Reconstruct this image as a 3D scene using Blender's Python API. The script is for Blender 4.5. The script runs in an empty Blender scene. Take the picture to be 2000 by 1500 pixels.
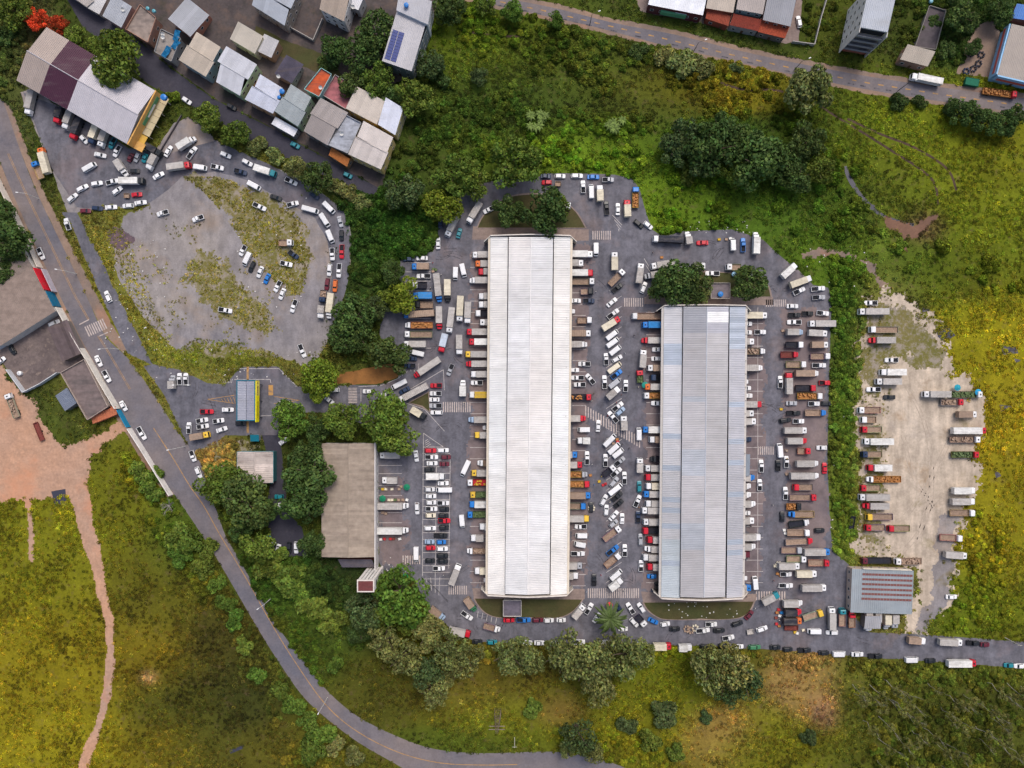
import bpy, bmesh, math, random
import numpy as np
from mathutils import Vector, Matrix
from mathutils.geometry import tessellate_polygon
random.seed(7); rng = np.random.default_rng(7)
R = math.radians
S = 0.2            # metres per photograph pixel on the ground (a parked car is about 22 px)
FPX = 1412.0       # focal length in pixels
H = FPX * S        # camera height, about 282 m
sc = bpy.context.scene
C = bpy.data.collections.new('place'); sc.collection.children.link(C)

# ---------------------------------------------------------------- camera, sky, sun, exposure
cd = bpy.data.cameras.new('camera'); cam = bpy.data.objects.new('camera', cd); C.objects.link(cam)
cam.location = (0, 0, H); cam.rotation_euler = (0, 0, 0)
cd.sensor_width = 36; cd.lens = 36 * FPX / 2000; cd.clip_start = 1; cd.clip_end = 3000
sc.camera = cam
SUN_EL, SUN_AZ = 58, 20            # azimuth clockwise from the picture's up direction
wd = bpy.data.worlds.new('World'); sc.world = wd; wd.use_nodes = True
nt = wd.node_tree; nt.nodes.clear()
sky = nt.nodes.new('ShaderNodeTexSky'); sky.sky_type = 'NISHITA'; sky.sun_disc = False
sky.sun_elevation = R(SUN_EL); sky.sun_rotation = R(SUN_AZ); sky.air_density = 1.0; sky.dust_density = 5.0; sky.ozone_density = 1.0
bg = nt.nodes.new('ShaderNodeBackground'); bg.inputs[1].default_value = 0.15
wo = nt.nodes.new('ShaderNodeOutputWorld')
nt.links.new(sky.outputs[0], bg.inputs[0]); nt.links.new(bg.outputs[0], wo.inputs[0])
sl = bpy.data.lights.new('sun', 'SUN'); sl.energy = 1.5; sl.angle = R(22); sl.color = (1, .955, .90)
so = bpy.data.objects.new('sun', sl); C.objects.link(so)
az = R(SUN_AZ); el = R(SUN_EL)
sdir = Vector((math.sin(az) * math.cos(el), math.cos(az) * math.cos(el), math.sin(el)))
so.rotation_euler = sdir.to_track_quat('Z', 'Y').to_euler(); so.location = sdir * 400
sc.view_settings.view_transform = 'Standard'; sc.view_settings.look = 'None'
sc.view_settings.exposure = 0.0; sc.view_settings.gamma = 1

# ---------------------------------------------------------------- helpers
def W(px, py, z=0.0):
    k = S * (H - z) / H
    return Vector(((px - 1000) * k, (750 - py) * k, z))
def lin(r, g, b, k=1.0):
    f = lambda c: ((c / 255 + .055) / 1.055) ** 2.4 if c > 10.3 else c / 255 / 12.92
    return (f(r) * k, f(g) * k, f(b) * k)
def mesh(name, v, f):
    m = bpy.data.meshes.new(name); m.from_pydata([tuple(p) for p in v], [], f); m.update(); return m
def obj(name, me, mat=None, parent=None, color=None, loc=None, rot=None, scale=None):
    o = bpy.data.objects.new(name, me); C.objects.link(o)
    if mat is not None and me is not None and len(me.materials) == 0: me.materials.append(mat)
    if parent is not None: o.parent = parent
    if color is not None: o.color = (*color[:3], 1)
    if loc is not None: o.location = loc
    if rot is not None: o.rotation_euler = rot
    if scale is not None: o.scale = scale
    return o
def tag(o, label, cat, group=None):
    o['label'] = label; o['category'] = cat
    if group: o['group'] = group
    return o
def thing(name, label, cat, loc=(0, 0, 0), rz=0, group=None):
    o = obj(name, None, loc=loc, rot=(0, 0, rz)); return tag(o, label, cat, group)
class MB:
    def __init__(s): s.v = []; s.f = []
    def quad(s, *p):
        n = len(s.v); s.v += [tuple(q) for q in p]; s.f.append(tuple(range(n, n + len(p)))); return s
    def box(s, x0, y0, z0, x1, y1, z1):
        n = len(s.v)
        s.v += [(x0,y0,z0),(x1,y0,z0),(x1,y1,z0),(x0,y1,z0),(x0,y0,z1),(x1,y0,z1),(x1,y1,z1),(x0,y1,z1)]
        s.f += [tuple(n + i for i in q) for q in ((0,3,2,1),(4,5,6,7),(0,1,5,4),(1,2,6,5),(2,3,7,6),(3,0,4,7))]; return s
    def prism(s, pts, z0, z1):          # pts: ccw list of (x,y)
        n = len(s.v); k = len(pts)
        s.v += [(p[0], p[1], z0) for p in pts] + [(p[0], p[1], z1) for p in pts]
        s.f += [tuple(range(n + k, n + 2 * k)), tuple(range(n + k - 1, n - 1, -1))]
        s.f += [(n + i, n + (i + 1) % k, n + k + (i + 1) % k, n + k + i) for i in range(k)]; return s
    def tube(s, a, b, r0, r1, k=6):
        a, b = Vector(a), Vector(b); d = (b - a).normalized()
        u = d.orthogonal().normalized(); w = d.cross(u); n = len(s.v)
        for c, r in ((a, r0), (b, r1)):
            for i in range(k):
                t = 2 * math.pi * i / k; s.v.append(tuple(c + (u * math.cos(t) + w * math.sin(t)) * r))
        s.f += [(n + i, n + (i + 1) % k, n + k + (i + 1) % k, n + k + i) for i in range(k)]
        s.f += [tuple(range(n + k, n + 2 * k)), tuple(range(n + k - 1, n - 1, -1))]; return s
    def loft(s, rings, cap=True):
        n = len(s.v); k = len(rings[0])
        for r in rings: s.v += [tuple(p) for p in r]
        for j in range(len(rings) - 1):
            for i in range(k):
                a = n + j * k + i; b = n + j * k + (i + 1) % k
                s.f.append((a, b, b + k, a + k))
        if cap: s.f += [tuple(range(n + k - 1, n - 1, -1)), tuple(range(n + (len(rings) - 1) * k, n + len(rings) * k))]
        return s
    def m(s, name): return mesh(name, s.v, s.f)
    def o(s, name, mat, parent=None, color=None, **k): return obj(name, s.m(name), mat, parent, color, **k)

# ---------------------------------------------------------------- materials
def nodes(name, rough=.8, spec=.3, metal=0.0):
    m = bpy.data.materials.new(name); m.use_nodes = True; t = m.node_tree
    b = t.nodes['Principled BSDF']; b.inputs['Roughness'].default_value = rough
    b.inputs['Specular IOR Level'].default_value = spec; b.inputs['Metallic'].default_value = metal
    return m, t, b
def noise(t, scale, detail=4, rough=.55, co=None, stretch=None):
    n = t.nodes.new('ShaderNodeTexNoise'); n.inputs['Scale'].default_value = scale
    n.inputs['Detail'].default_value = detail; n.inputs['Roughness'].default_value = rough
    g = t.nodes.new('ShaderNodeTexCoord') if co == 'obj' else t.nodes.new('ShaderNodeNewGeometry')
    src = g.outputs['Object'] if co == 'obj' else g.outputs['Position']
    if stretch:
        mp = t.nodes.new('ShaderNodeMapping'); mp.inputs['Scale'].default_value = stretch
        t.links.new(src, mp.inputs[0]); src = mp.outputs[0]
    t.links.new(src, n.inputs['Vector']); return n.outputs['Fac']
def rng_map(t, s, a, b, lo, hi):
    r = t.nodes.new('ShaderNodeMapRange'); r.inputs[1].default_value = a; r.inputs[2].default_value = b
    r.inputs[3].default_value = lo; r.inputs[4].default_value = hi; t.links.new(s, r.inputs[0]); return r.outputs[0]
def mixc(t, f, a, b, mode='MIX'):
    x = t.nodes.new('ShaderNodeMix'); x.data_type = 'RGBA'; x.blend_type = mode
    for s, i in ((f, 0), (a, 6), (b, 7)):
        if isinstance(s, (int, float)): x.inputs[i].default_value = s
        elif isinstance(s, tuple): x.inputs[i].default_value = (*s[:3], 1)
        else: t.links.new(s, x.inputs[i])
    return x.outputs[2]
def mulv(t, col, f):
    x = t.nodes.new('ShaderNodeVectorMath'); x.operation = 'SCALE'
    if isinstance(col, tuple):
        x.inputs[0].default_value = col[:3]
    else: t.links.new(col, x.inputs[0])
    t.links.new(f, x.inputs[3]); return x.outputs[0]
def bump(t, b, h, strength=.3, dist=.1):
    n = t.nodes.new('ShaderNodeBump'); n.inputs['Strength'].default_value = strength; n.inputs['Distance'].default_value = dist
    t.links.new(h, n.inputs['Height']); t.links.new(n.outputs[0], b.inputs['Normal'])
def objcol(t):
    return t.nodes.new('ShaderNodeObjectInfo').outputs['Color']
def mat_obj(name, rough=.8, spec=.3, sc1=1.0, lo=.85, hi=1.1, stain=None, metal=0, stretch=None):
    m, t, b = nodes(name, rough, spec, metal)
    c = mulv(t, objcol(t), rng_map(t, noise(t, sc1, 5, .6, stretch=stretch), .25, .75, lo, hi))
    if stain:
        f = rng_map(t, noise(t, stain[0], 6, .65, stretch=(.35, 1.6, 1)), stain[1], stain[2], 0, stain[3]); c = mixc(t, f, c, stain[4])
    t.links.new(c, b.inputs['Base Color']); return m
M = {}
M['paint'] = mat_obj('vehicle_paint', .35, .5, .8, .9, 1.05)
M['tarp'] = mat_obj('truck_tarp', .75, .3, .9, .72, 1.08, (.5, .46, .7, .45, (.24, .20, .165)))
M['wood'] = mat_obj('truck_bed_boards', .9, .2, 1.5, .6, 1.2, (.7, .5, .8, .5, (.10, .07, .05)))
M['plain'] = mat_obj('plain_surface', .8, .3, 1.2, .85, 1.08)
M['wall'] = mat_obj('painted_wall', .85, .25, .7, .8, 1.05, (.35, .5, .8, .4, (.16, .14, .12)))
M['roof'] = mat_obj('roof_sheet', .5, .35, .25, .88, 1.05, (.18, .52, .78, .32, (.27, .25, .23)))
M['oldroof'] = mat_obj('weathered_sheet', .85, .2, .5, .72, 1.12, (.3, .5, .75, .55, (.16, .12, .10)))
M['tile'] = mat_obj('clay_tile', .85, .2, 1.2, .7, 1.15, (.6, .5, .75, .4, (.08, .05, .04)))
M['concrete'] = mat_obj('stained_concrete', .9, .2, .6, .65, 1.15, (.25, .45, .7, .7, (.07, .065, .065)))
def const(name, col, rough=.5, spec=.5):
    m, t, b = nodes(name, rough, spec); b.inputs['Base Color'].default_value = (*col, 1); return m
M['glass'] = const('dark_glass', (.012, .018, .024), .12, .5)
M['rubber'] = const('tyre_rubber', (.015, .015, .016), .9, .2)
M['frame'] = const('chassis_steel', (.03, .03, .033), .7, .3)
M['bedliner'] = const('bed_liner', (.018, .019, .024), .8, .2)

def pavement(name, c1, c2, big=.03, fine=1.2, patch=None, rough=.9, streak=None):
    m, t, b = nodes(name, rough, .2)
    a = mixc(t, rng_map(t, noise(t, big, 6, .62), .3, .7, 0, 1), c1, c2)
    a = mulv(t, a, rng_map(t, noise(t, fine, 6, .7), .2, .8, .78, 1.22))
    a = mulv(t, a, rng_map(t, noise(t, .25, 4, .6), .3, .7, .86, 1.12))
    if patch:
        for (scl, lo, hi, amt, col) in patch:
            a = mixc(t, rng_map(t, noise(t, scl, 5, .65), lo, hi, 0, amt), a, col)
    for st in streak or ():
        a = mulv(t, a, rng_map(t, noise(t, 1.0, 3, .6, stretch=st), .36, .64, .84, 1.12))
    t.links.new(a, b.inputs['Base Color']); bump(t, b, noise(t, 5, 4), .25, .05); return m

# ---------------------------------------------------------------- ground
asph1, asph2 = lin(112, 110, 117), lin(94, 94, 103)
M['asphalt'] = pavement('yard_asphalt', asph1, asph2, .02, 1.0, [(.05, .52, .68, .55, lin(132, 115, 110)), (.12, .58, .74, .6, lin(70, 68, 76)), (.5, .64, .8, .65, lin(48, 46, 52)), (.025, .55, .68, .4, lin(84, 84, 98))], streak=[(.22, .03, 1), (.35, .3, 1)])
M['road'] = pavement('road_asphalt', lin(128, 117, 114), lin(96, 97, 108), .03, 1.2, [(.1, .6, .75, .4, lin(66, 66, 78)), (.05, .58, .72, .4, lin(128, 113, 106))])
M['kerbpave'] = pavement('kerb_paving', lin(150, 132, 122), lin(126, 112, 108), .05, 1.0, [(.3, .55, .75, .5, lin(92, 82, 78))])
M['walk'] = pavement('earth_footway', lin(150, 125, 106), lin(118, 106, 100), .05, 1.4, [(.08, .55, .75, .6, lin(168, 112, 84))])
M['gravel'] = pavement('grey_gravel', lin(150, 142, 137), lin(122, 119, 125), .02, 1.6, [(.035, .52, .68, .7, lin(150, 132, 116)), (.09, .6, .72, .5, lin(92, 90, 100)), (.05, .63, .72, .8, lin(112, 100, 60))], streak=[(.3, .12, 1)])
M['dirt'] = pavement('pale_dirt', lin(194, 179, 162), lin(174, 159, 142), .03, 1.2, [(.04, .58, .72, .5, lin(128, 122, 124)), (.07, .58, .72, .6, lin(150, 122, 90)), (.06, .62, .74, .8, lin(108, 102, 58))], streak=[(.35, .05, 1), (.25, .22, 1)])
M['redearth'] = pavement('red_earth', lin(192, 146, 115), lin(160, 136, 122), .02, 1.0, [(.03, .52, .66, .8, lin(198, 138, 105)), (.09, .6, .74, .5, lin(120, 104, 92))])
M['concrete_yard'] = pavement('house_yard_concrete', lin(92, 84, 82), lin(66, 60, 62), .06, 1.0, [(.2, .5, .7, .6, lin(112, 92, 80)), (.12, .55, .7, .6, lin(52, 58, 40))])
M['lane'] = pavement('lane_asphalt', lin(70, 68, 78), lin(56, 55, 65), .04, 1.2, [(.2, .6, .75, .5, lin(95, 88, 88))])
M['lawn'] = pavement('worn_lawn', lin(66, 72, 40), lin(82, 72, 48), .08, 2.0, [(.3, .55, .75, .6, lin(44, 54, 30))])
M['drygrass'] = pavement('dry_weeds', lin(106, 104, 46), lin(128, 116, 78), .06, 2.0, [(.12, .48, .66, .8, lin(90, 92, 36)), (.25, .5, .62, .85, lin(150, 139, 130)), (.8, .5, .66, .7, lin(150, 140, 132)), (1.1, .55, .7, .7, lin(84, 86, 34))])
M['orangeearth'] = pavement('orange_scrub', lin(150, 104, 58), lin(128, 88, 50), .2, 2.0, [(.5, .5, .7, .6, lin(92, 68, 42))])
M['white_line'] = pavement('worn_white_paint', lin(205, 200, 196), lin(188, 180, 176), .3, 2.0, [(.9, .52, .7, .7, lin(120, 114, 118))])
M['cross_paint'] = pavement('worn_cross_paint', lin(196, 182, 174), lin(176, 164, 160), .3, 2.0, [(.8, .5, .68, .7, lin(122, 114, 116))])
M['yellow_line'] = pavement('worn_yellow_paint', lin(186, 142, 84), lin(160, 128, 90), .3, 2.0, [(.6, .5, .68, .8, lin(110, 102, 100))])
M['patch'] = pavement('tar_patch', lin(66, 65, 72), lin(88, 85, 90), .5, 2.0, [(.5, .48, .6, .9, lin(106, 102, 107))])
M['rubble'] = pavement('rubble_ground', lin(112, 92, 96), lin(82, 72, 80), .3, 1.5, [(.8, .55, .7, .8, lin(150, 120, 120))])
M['water'] = const('still_water', lin(62, 62, 74), .2, .5)

BLOBS = """1000,400,900,500,62,72,34,.05;1000,1350,900,200,85,82,32,.05;20,130,40,70,72,78,44;60,110,25,50,86,80,56;950,90,110,45,84,96,30;1100,120,130,55,72,80,34;1000,200,140,50,60,74,32;1150,285,110,35,92,112,34;1350,170,110,30,98,90,30;1450,190,80,22,110,98,30;1250,200,90,45,72,78,34;1300,370,110,60,92,112,32;1450,400,90,55,72,94,34;1400,300,110,50,52,72,32;1600,250,70,55,66,80,30;1700,250,90,55,92,100,30;1800,280,90,70,100,106,30;1950,300,80,80,108,106,30;1750,380,50,50,84,92,30;1800,445,30,22,112,82,66;1950,420,90,75,98,104,30;1700,500,90,50,76,96,30;1900,540,90,50,80,88,30;1650,400,50,70,66,82,30;1950,660,80,80,132,122,30;1960,850,50,140,132,116,30;1960,1050,60,110,120,112,30;1930,1180,70,45,88,98,30;1655,600,22,90,56,80,30;1655,800,18,90,64,90,30;1650,1000,18,80,88,102,40;80,1100,75,90,110,106,30;80,1300,95,95,126,112,30;100,1450,95,55,130,118,30;260,1000,45,75,100,98,30;290,1150,55,70,90,84,30;280,1280,55,45,112,96,30;350,1400,70,75,74,72,30;470,1350,50,75,56,58,30;430,1270,55,55,70,64,30;300,1460,55,35,112,98,30;500,1460,50,35,80,74,30;290,1322,12,9,180,140,108;620,1270,50,45,62,76,30;720,1350,55,55,74,72,30;700,1200,45,45,45,60,30;650,1130,60,28,42,54,32;950,1350,80,45,100,88,38;1000,1400,90,35,100,102,30;900,1445,90,18,72,82,30;1085,1390,34,20,126,96,58;1300,1340,55,55,100,102,30;1270,1420,70,45,106,102,30;1400,1435,50,34,138,108,64;1450,1462,50,26,114,108,38;1575,1340,42,42,140,110,72;1605,1385,20,24,150,108,90;1530,1455,70,45,106,102,30;1650,1480,55,26,78,80,30;1700,1350,70,45,90,90,38;1850,1400,110,65,76,80,36;1900,1320,75,16,84,88,38;230,600,36,90,118,110,38;480,380,50,34,106,98,48;540,480,42,70,100,92,38;700,480,36,90,40,60,30;760,450,45,55,46,70,30;1640,50,35,45,68,74,30;1780,60,34,50,58,66,30;1870,60,36,50,45,60,30;720,100,70,60,40,56,32;500,90,60,40,62,60,38;400,690,80,20,96,104,32;650,560,30,60,46,62,30;400,560,150,120,112,104,54;260,560,50,130,108,102,48;1720,800,50,250,112,106,60;420,890,30,16,138,112,68;330,1040,40,60,72,86,34;560,1130,50,40,52,72,30"""
BL = np.array([[float(x) for x in (b.split(',') + ['1'])[:8]] for b in BLOBS.split(';')])
BLC = np.array([lin(b[4] * 1.02, b[5] * 1.055, max(b[6] - 5, 12)) for b in BL])
def ground_col(px, py):
    px = np.asarray(px, float); py = np.asarray(py, float); acc = np.zeros(px.shape + (3,)); ws = np.zeros(px.shape)
    for b, c in zip(BL, BLC):
        d = ((px - b[0]) / b[2]) ** 2 + ((py - b[1]) / b[3]) ** 2
        w = np.exp(-d * .8) * b[7] + 1e-6; acc += w[..., None] * c; ws += w
    return acc / ws[..., None]
def vnoise(x, y, seed=0):
    def h(i, j): return ((np.sin(i * 127.1 + j * 311.7 + seed * 74.7) * 43758.5453) % 1.0)
    i = np.floor(x); j = np.floor(y); u = x - i; v = y - j; u = u * u * (3 - 2 * u); v = v * v * (3 - 2 * v)
    return (h(i, j) * (1 - u) + h(i + 1, j) * u) * (1 - v) + (h(i, j + 1) * (1 - u) + h(i + 1, j + 1) * u) * v
def fbm(x, y, seed=0, o=4):
    r = 0; a = .5
    for k in range(o): r = r + a * vnoise(x * 2 ** k, y * 2 ** k, seed + k); a *= .5
    return r
def inpoly(px, py, poly):
    px = np.asarray(px, float); py = np.asarray(py, float); c = np.zeros(px.shape, bool); n = len(poly)
    for i in range(n):
        (x1, y1), (x2, y2) = poly[i], poly[i - 1]
        if y1 == y2: continue
        t = ((y1 > py) != (y2 > py)) & (px < (x2 - x1) * (py - y1) / (y2 - y1) + x1); c ^= t
    return c
def terrain():
    m, t, b = nodes('ground_cover', .95, .1)
    a = t.nodes.new('ShaderNodeVertexColor'); a.layer_name = 'cover'
    c = mulv(t, a.outputs['Color'], rng_map(t, noise(t, .9, 6, .8), .3, .7, .62, 1.35))
    c = mulv(t, c, rng_map(t, noise(t, .12, 4, .6), .3, .7, .8, 1.2))
    c = mixc(t, rng_map(t, noise(t, .22, 6, .75), .55, .72, 0, .6), c, lin(104, 80, 66))
    t.links.new(c, b.inputs['Base Color']); bump(t, b, noise(t, 1.5, 5, .7), .6, .4)
    nx, ny = 340, 260
    X, Y = np.meshgrid(np.linspace(-350, 350, nx), np.linspace(-270, 270, ny))
    V = np.stack([X, Y, np.zeros_like(X)], -1).reshape(-1, 3)
    far = 2600
    edge = (np.abs(X) > 349) | (np.abs(Y) > 269)
    V[:, 0] = np.where(edge.ravel() & (np.abs(X) > 349).ravel(), np.sign(V[:, 0]) * far, V[:, 0])
    V[:, 1] = np.where(edge.ravel() & (np.abs(Y) > 269).ravel(), np.sign(V[:, 1]) * far, V[:, 1])
    I = np.arange(nx * ny).reshape(ny, nx)
    F = np.stack([I[:-1, :-1], I[:-1, 1:], I[1:, 1:], I[1:, :-1]], -1).reshape(-1, 4)
    me = bpy.data.meshes.new('ground'); me.from_pydata(V.tolist(), [], F.tolist()); me.update()
    px = X / S + 1000; py = 750 - Y / S
    col = ground_col(np.clip(px, -60, 2060), np.clip(py, -60, 1560))
    col *= (.8 + .4 * fbm(X / 9, Y / 9, 3))[..., None]
    at = me.color_attributes.new('cover', 'FLOAT_COLOR', 'POINT')
    at.data.foreach_set('color', np.concatenate([col.reshape(-1, 3), np.ones((nx * ny, 1))], 1).astype(np.float32).ravel())
    o = obj('ground', me, m); o['kind'] = 'structure'; o['label'] = 'rough grassland and bare soil under everything'
terrain()

def ragged(poly, jit, step=2.0, seed=0):
    out = []
    n = len(poly)
    for i in range(n):
        a = Vector(poly[i]); b = Vector(poly[(i + 1) % n]); L = (b - a).length; k = max(1, int(L / (step / S)))
        nrm = Vector((b.y - a.y, a.x - b.x)).normalized() if L else Vector((0, 0))
        for j in range(k):
            p = a.lerp(b, j / k)
            d = (float(fbm(p.x * .12, p.y * .12, seed)) - .47) * 2 * jit if jit else 0
            out.append((p.x + nrm.x * d, p.y + nrm.y * d))
    return out
PAVED = []; MOTT = []
def sheet(name, poly, mat, z, jit=0, parent=None, keep=True, label=None, seed=0):
    pts = ragged(poly, jit, seed=seed) if jit else poly
    v = [W(x, y, 0) + Vector((0, 0, z)) for x, y in pts]
    tri = tessellate_polygon([v]); f = []
    for a, b, c in tri:
        n = (v[b] - v[a]).cross(v[c] - v[a]); f.append((a, b, c) if n.z > 0 else (a, c, b))
    o = obj(name, mesh(name, v, f), M[mat], parent)
    if parent is None:
        o['kind'] = 'structure'
        if label: o['label'] = label
    if keep: PAVED.append(pts)
    return o
def polydist(px, py, poly):
    d = np.full(np.shape(px), 1e9); n = len(poly)
    for i in range(n):
        ax, ay = poly[i]; bx, by = poly[(i + 1) % n]; ux, uy = bx - ax, by - ay; L = ux * ux + uy * uy + 1e-9
        t = np.clip(((px - ax) * ux + (py - ay) * uy) / L, 0, 1); d = np.minimum(d, np.hypot(px - ax - t * ux, py - ay - t * uy))
    return np.where(inpoly(px, py, poly), d, -d)
def mottled(name, poly, mat, z, amp=14, cell=.5, bias=0, keep=True, label=None, seed=0, fscale=.045):
    """a ground sheet whose edge breaks up into ragged patches, built from small cells"""
    c = cell / S; xs = np.arange(min(q[0] for q in poly) - amp, max(q[0] for q in poly) + amp, c); ys = np.arange(min(q[1] for q in poly) - amp, max(q[1] for q in poly) + amp, c)
    X, Y = np.meshgrid(xs, ys); f = polydist(X, Y, poly) + bias + ((fbm(X * fscale, Y * fscale, seed + 50, 5) - .48) * 2.6 + (fbm(X * .3, Y * .3, seed + 60, 2) - .37) * .9) * amp
    on = f > 0; ny, nx = X.shape; j = rng.uniform(-.3, .3, (2, ny, nx)) * c
    idx = np.arange(ny * nx).reshape(ny, nx); F = np.stack([idx[1:, :-1], idx[1:, 1:], idx[:-1, 1:], idx[:-1, :-1]], -1)[on[:-1, :-1]]
    used, inv = np.unique(F.ravel(), return_inverse=True)
    V = np.stack([((X + j[0]).ravel()[used] - 1000) * S, (750 - (Y + j[1]).ravel()[used]) * S, np.full(len(used), z)], 1)
    me = bpy.data.meshes.new(name); me.from_pydata(V.tolist(), [], inv.reshape(-1, 4).tolist()); me.update()
    o = obj(name, me, M[mat]); o['kind'] = 'structure'
    if label: o['label'] = label
    if keep: MOTT.append((poly, amp, bias, seed, fscale))
    return o
def strip(pts, w, z, mb=None):
    """a ribbon of width w metres along pixel points"""
    mb = mb or MB(); P = [W(x, y, 0) for x, y in pts]; L = []; Rr = []
    for i, p in enumerate(P):
        d = (P[min(i + 1, len(P) - 1)] - P[max(i - 1, 0)]).normalized(); n = Vector((-d.y, d.x, 0)) * w / 2
        L.append(p + n + Vector((0, 0, z))); Rr.append(p - n + Vector((0, 0, z)))
    for i in range(len(P) - 1): mb.quad(Rr[i], Rr[i + 1], L[i + 1], L[i])
    return mb
def smooth(pts, k=4):
    out = []; n = len(pts)
    for i in range(n - 1):
        p0, p1, p2, p3 = (Vector(pts[max(i - 1, 0)]), Vector(pts[i]), Vector(pts[i + 1]), Vector(pts[min(i + 2, n - 1)]))
        for j in range(k):
            t = j / k
            q = .5 * ((2 * p1) + (p2 - p0) * t + (2 * p0 - 5 * p1 + 4 * p2 - p3) * t * t + (3 * p1 - p0 - 3 * p2 + p3) * t ** 3)
            out.append((q.x, q.y))
    return out + [tuple(pts[-1])]

# --- roads
RL = [(-60,170),(-30,240),(26,380),(70,480),(118,580),(160,665),(205,745),(255,835),(310,925),(340,965),(378,1020),(420,1085),(470,1170),(505,1230),(540,1286),(590,1358),(640,1405),(700,1450),(760,1485),(830,1525)]
RR = [(-20,150),(5,195),(40,295),(74,380),(122,480),(170,580),(205,655),(250,700),(300,770),(345,840),(392,905),(405,950),(424,1000),(440,1045),(460,1080),(500,1150),(540,1220),(592,1290),(640,1350),(700,1400),(780,1440),(850,1463),(940,1471),(1080,1468),(1160,1480),(1225,1502),(1250,1530)]
town = sheet('road', smooth(RL) + [(1100, 1560)] + smooth(RR)[::-1], 'road', .03, label='two lane asphalt road curving past the market yard')
sheet('footway', smooth([(-70,190),(-2,345),(48,460),(92,560),(140,660),(185,740),(235,830),(290,920),(330,975)]) + [(340,965),(310,925),(255,835),(205,745),(160,665),(118,580),(70,480),(26,380),(-30,240)], 'walk', .02, 3, label='worn earth footway beside the painted wall')
sheet('side_footway', [(40,295),(74,380),(122,480),(170,580),(205,655),(240,688),(252,684),(222,640),(188,575),(136,475),(88,378),(56,300),(22,210),(5,195)], 'walk', .02, 1.5)
sheet('service_lane', smooth([(118,415),(140,440),(160,490),(190,560),(222,630),(250,690)]) + smooth([(300,715),(262,640),(230,575),(200,510),(172,455),(150,415)]), 'asphalt', .029, 1.5, label='grey service lane between verge and gravel lot')
MK = MB()
for pts in ([(16,300),(48,372),(100,480),(148,580),(173,624)], [(192,656),(212,688),(254,760)]):
    for dx in (-1.2, 1.2): strip([(x + dx, y - dx * .4) for x, y in pts], .15, .045, MK)
strip(smooth([(300,836),(340,898),(370,948),(398,988),(430,1045),(480,1128),(528,1214),(572,1286),(636,1376),(700,1430),(780,1470),(860,1490),(940,1494),(1010,1493)]), .3, .045, MK)
MK.o('centre_line', M['yellow_line'], town)
MK = MB()
for k in range(9):
    x, y = 166 + k * 4.2, 638 - k * 1.9
    strip([(x, y), (x + 9, y + 19)], .5, .045, MK)
strip([(155,634),(174,624)], .4, .045, MK); strip([(193,657),(211,649)], .4, .045, MK)
MK.o('crosswalk_marking', M['cross_paint'], town)
# road past the shops
T0 = [(840,-30),(960,-8),(1080,15),(1200,45),(1320,68),(1440,98),(1560,124),(1700,150),(1820,168),(2000,192),(2060,198)]
T1 = [(2060,232),(2000,222),(1850,200),(1700,176),(1560,148),(1400,112),(1280,84),(1160,52),(1040,26),(960,8),(860,-18)]
sheet('upper_footway', [(x, y - 9) for x, y in smooth(T0)] + [(x, y + 8) for x, y in smooth(T1)], 'walk', .02, 4, label='sandy footway along the shop road')
top = sheet('upper_road', smooth(T0) + smooth(T1), 'road', .03, label='straight asphalt road past the row of shops')
MK = MB(); MT = MB()
def along(pts, step):
    P = [Vector(p) for p in pts]; out = []; d = 0
    for a, b in zip(P, P[1:]):
        L = (b - a).length
        while d <= L: out.append((a.lerp(b, d / L), (b - a).normalized())); d += step
        d -= L
    return out
mid = [((a[0] + b[0]) / 2, (a[1] + b[1]) / 2) for a, b in zip(T0, T1[::-1])]
for p, d in along(mid, 27): strip([p - d * 5.5, p + d * 5.5], .45, .045, MK)
for p, d in along([(x + 6, y + 9) for x, y in mid], 25):
    if random.random() < .6: strip([p - d * random.uniform(4, 8), p + d * random.uniform(4, 8)], .5, .042, MT)
MK.o('centre_dashes', M['yellow_line'], top); MT.o('tar_patches', M['patch'], top)

# --- market yard
YARD = [(300,712),(350,722),(405,748),(440,752),(447,744),(465,722),(475,716),(545,716),(578,752),(590,756),(690,752),(740,752),(775,740),(792,716),(786,700),(768,690),(742,662),(742,605),(780,598),(780,512),(792,498),(846,492),(852,460),(866,425),(886,388),(930,360),(990,348),(1045,352),(1060,339),(1130,338),(1200,341),(1236,350),(1250,372),(1260,410),(1274,448),(1292,462),(1335,452),(1430,448),(1490,468),(1520,497),(1560,528),(1588,556),(1618,562),(1624,600),(1620,700),(1616,900),(1620,1000),(1626,1075),(1660,1105),(1664,1200),(1700,1235),(1780,1238),(1900,1246),(2060,1258),(2060,1310),(2000,1305),(1850,1294),(1700,1284),(1560,1272),(1400,1263),(1200,1257),(1000,1255),(930,1253),(890,1236),(862,1212),(836,1188),(818,1150),(800,1122),(748,1114),(738,1092),(738,868),(720,832),(640,806),(560,806),(540,850),(505,850),(440,850),(425,862),(375,885),(355,845),(320,770),(280,715)]
yard = sheet('market_yard', YARD, 'asphalt', .04, 1.2, label='purple grey asphalt yard round the two market halls')
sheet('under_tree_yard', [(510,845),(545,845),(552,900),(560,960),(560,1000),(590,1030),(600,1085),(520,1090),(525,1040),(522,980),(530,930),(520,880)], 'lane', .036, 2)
sheet('hall_footpath', [(924,442),(1150,448),(1150,470),(1118,470),(1118,462),(956,462),(952,468),(922,468)], 'kerbpave', .052, 0, keep=False)
sheet('hall_footpath', [(922,1148),(952,1150),(956,1164),(1108,1164),(1112,1150),(1142,1150),(1142,1170),(926,1170)], 'kerbpave', .052, 0, keep=False)
sheet('hall_footpath', [(1258,580),(1510,580),(1510,596),(1460,596),(1458,600),(1296,600),(1290,594),(1258,594)], 'kerbpave', .052, 0, keep=False)
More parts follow.
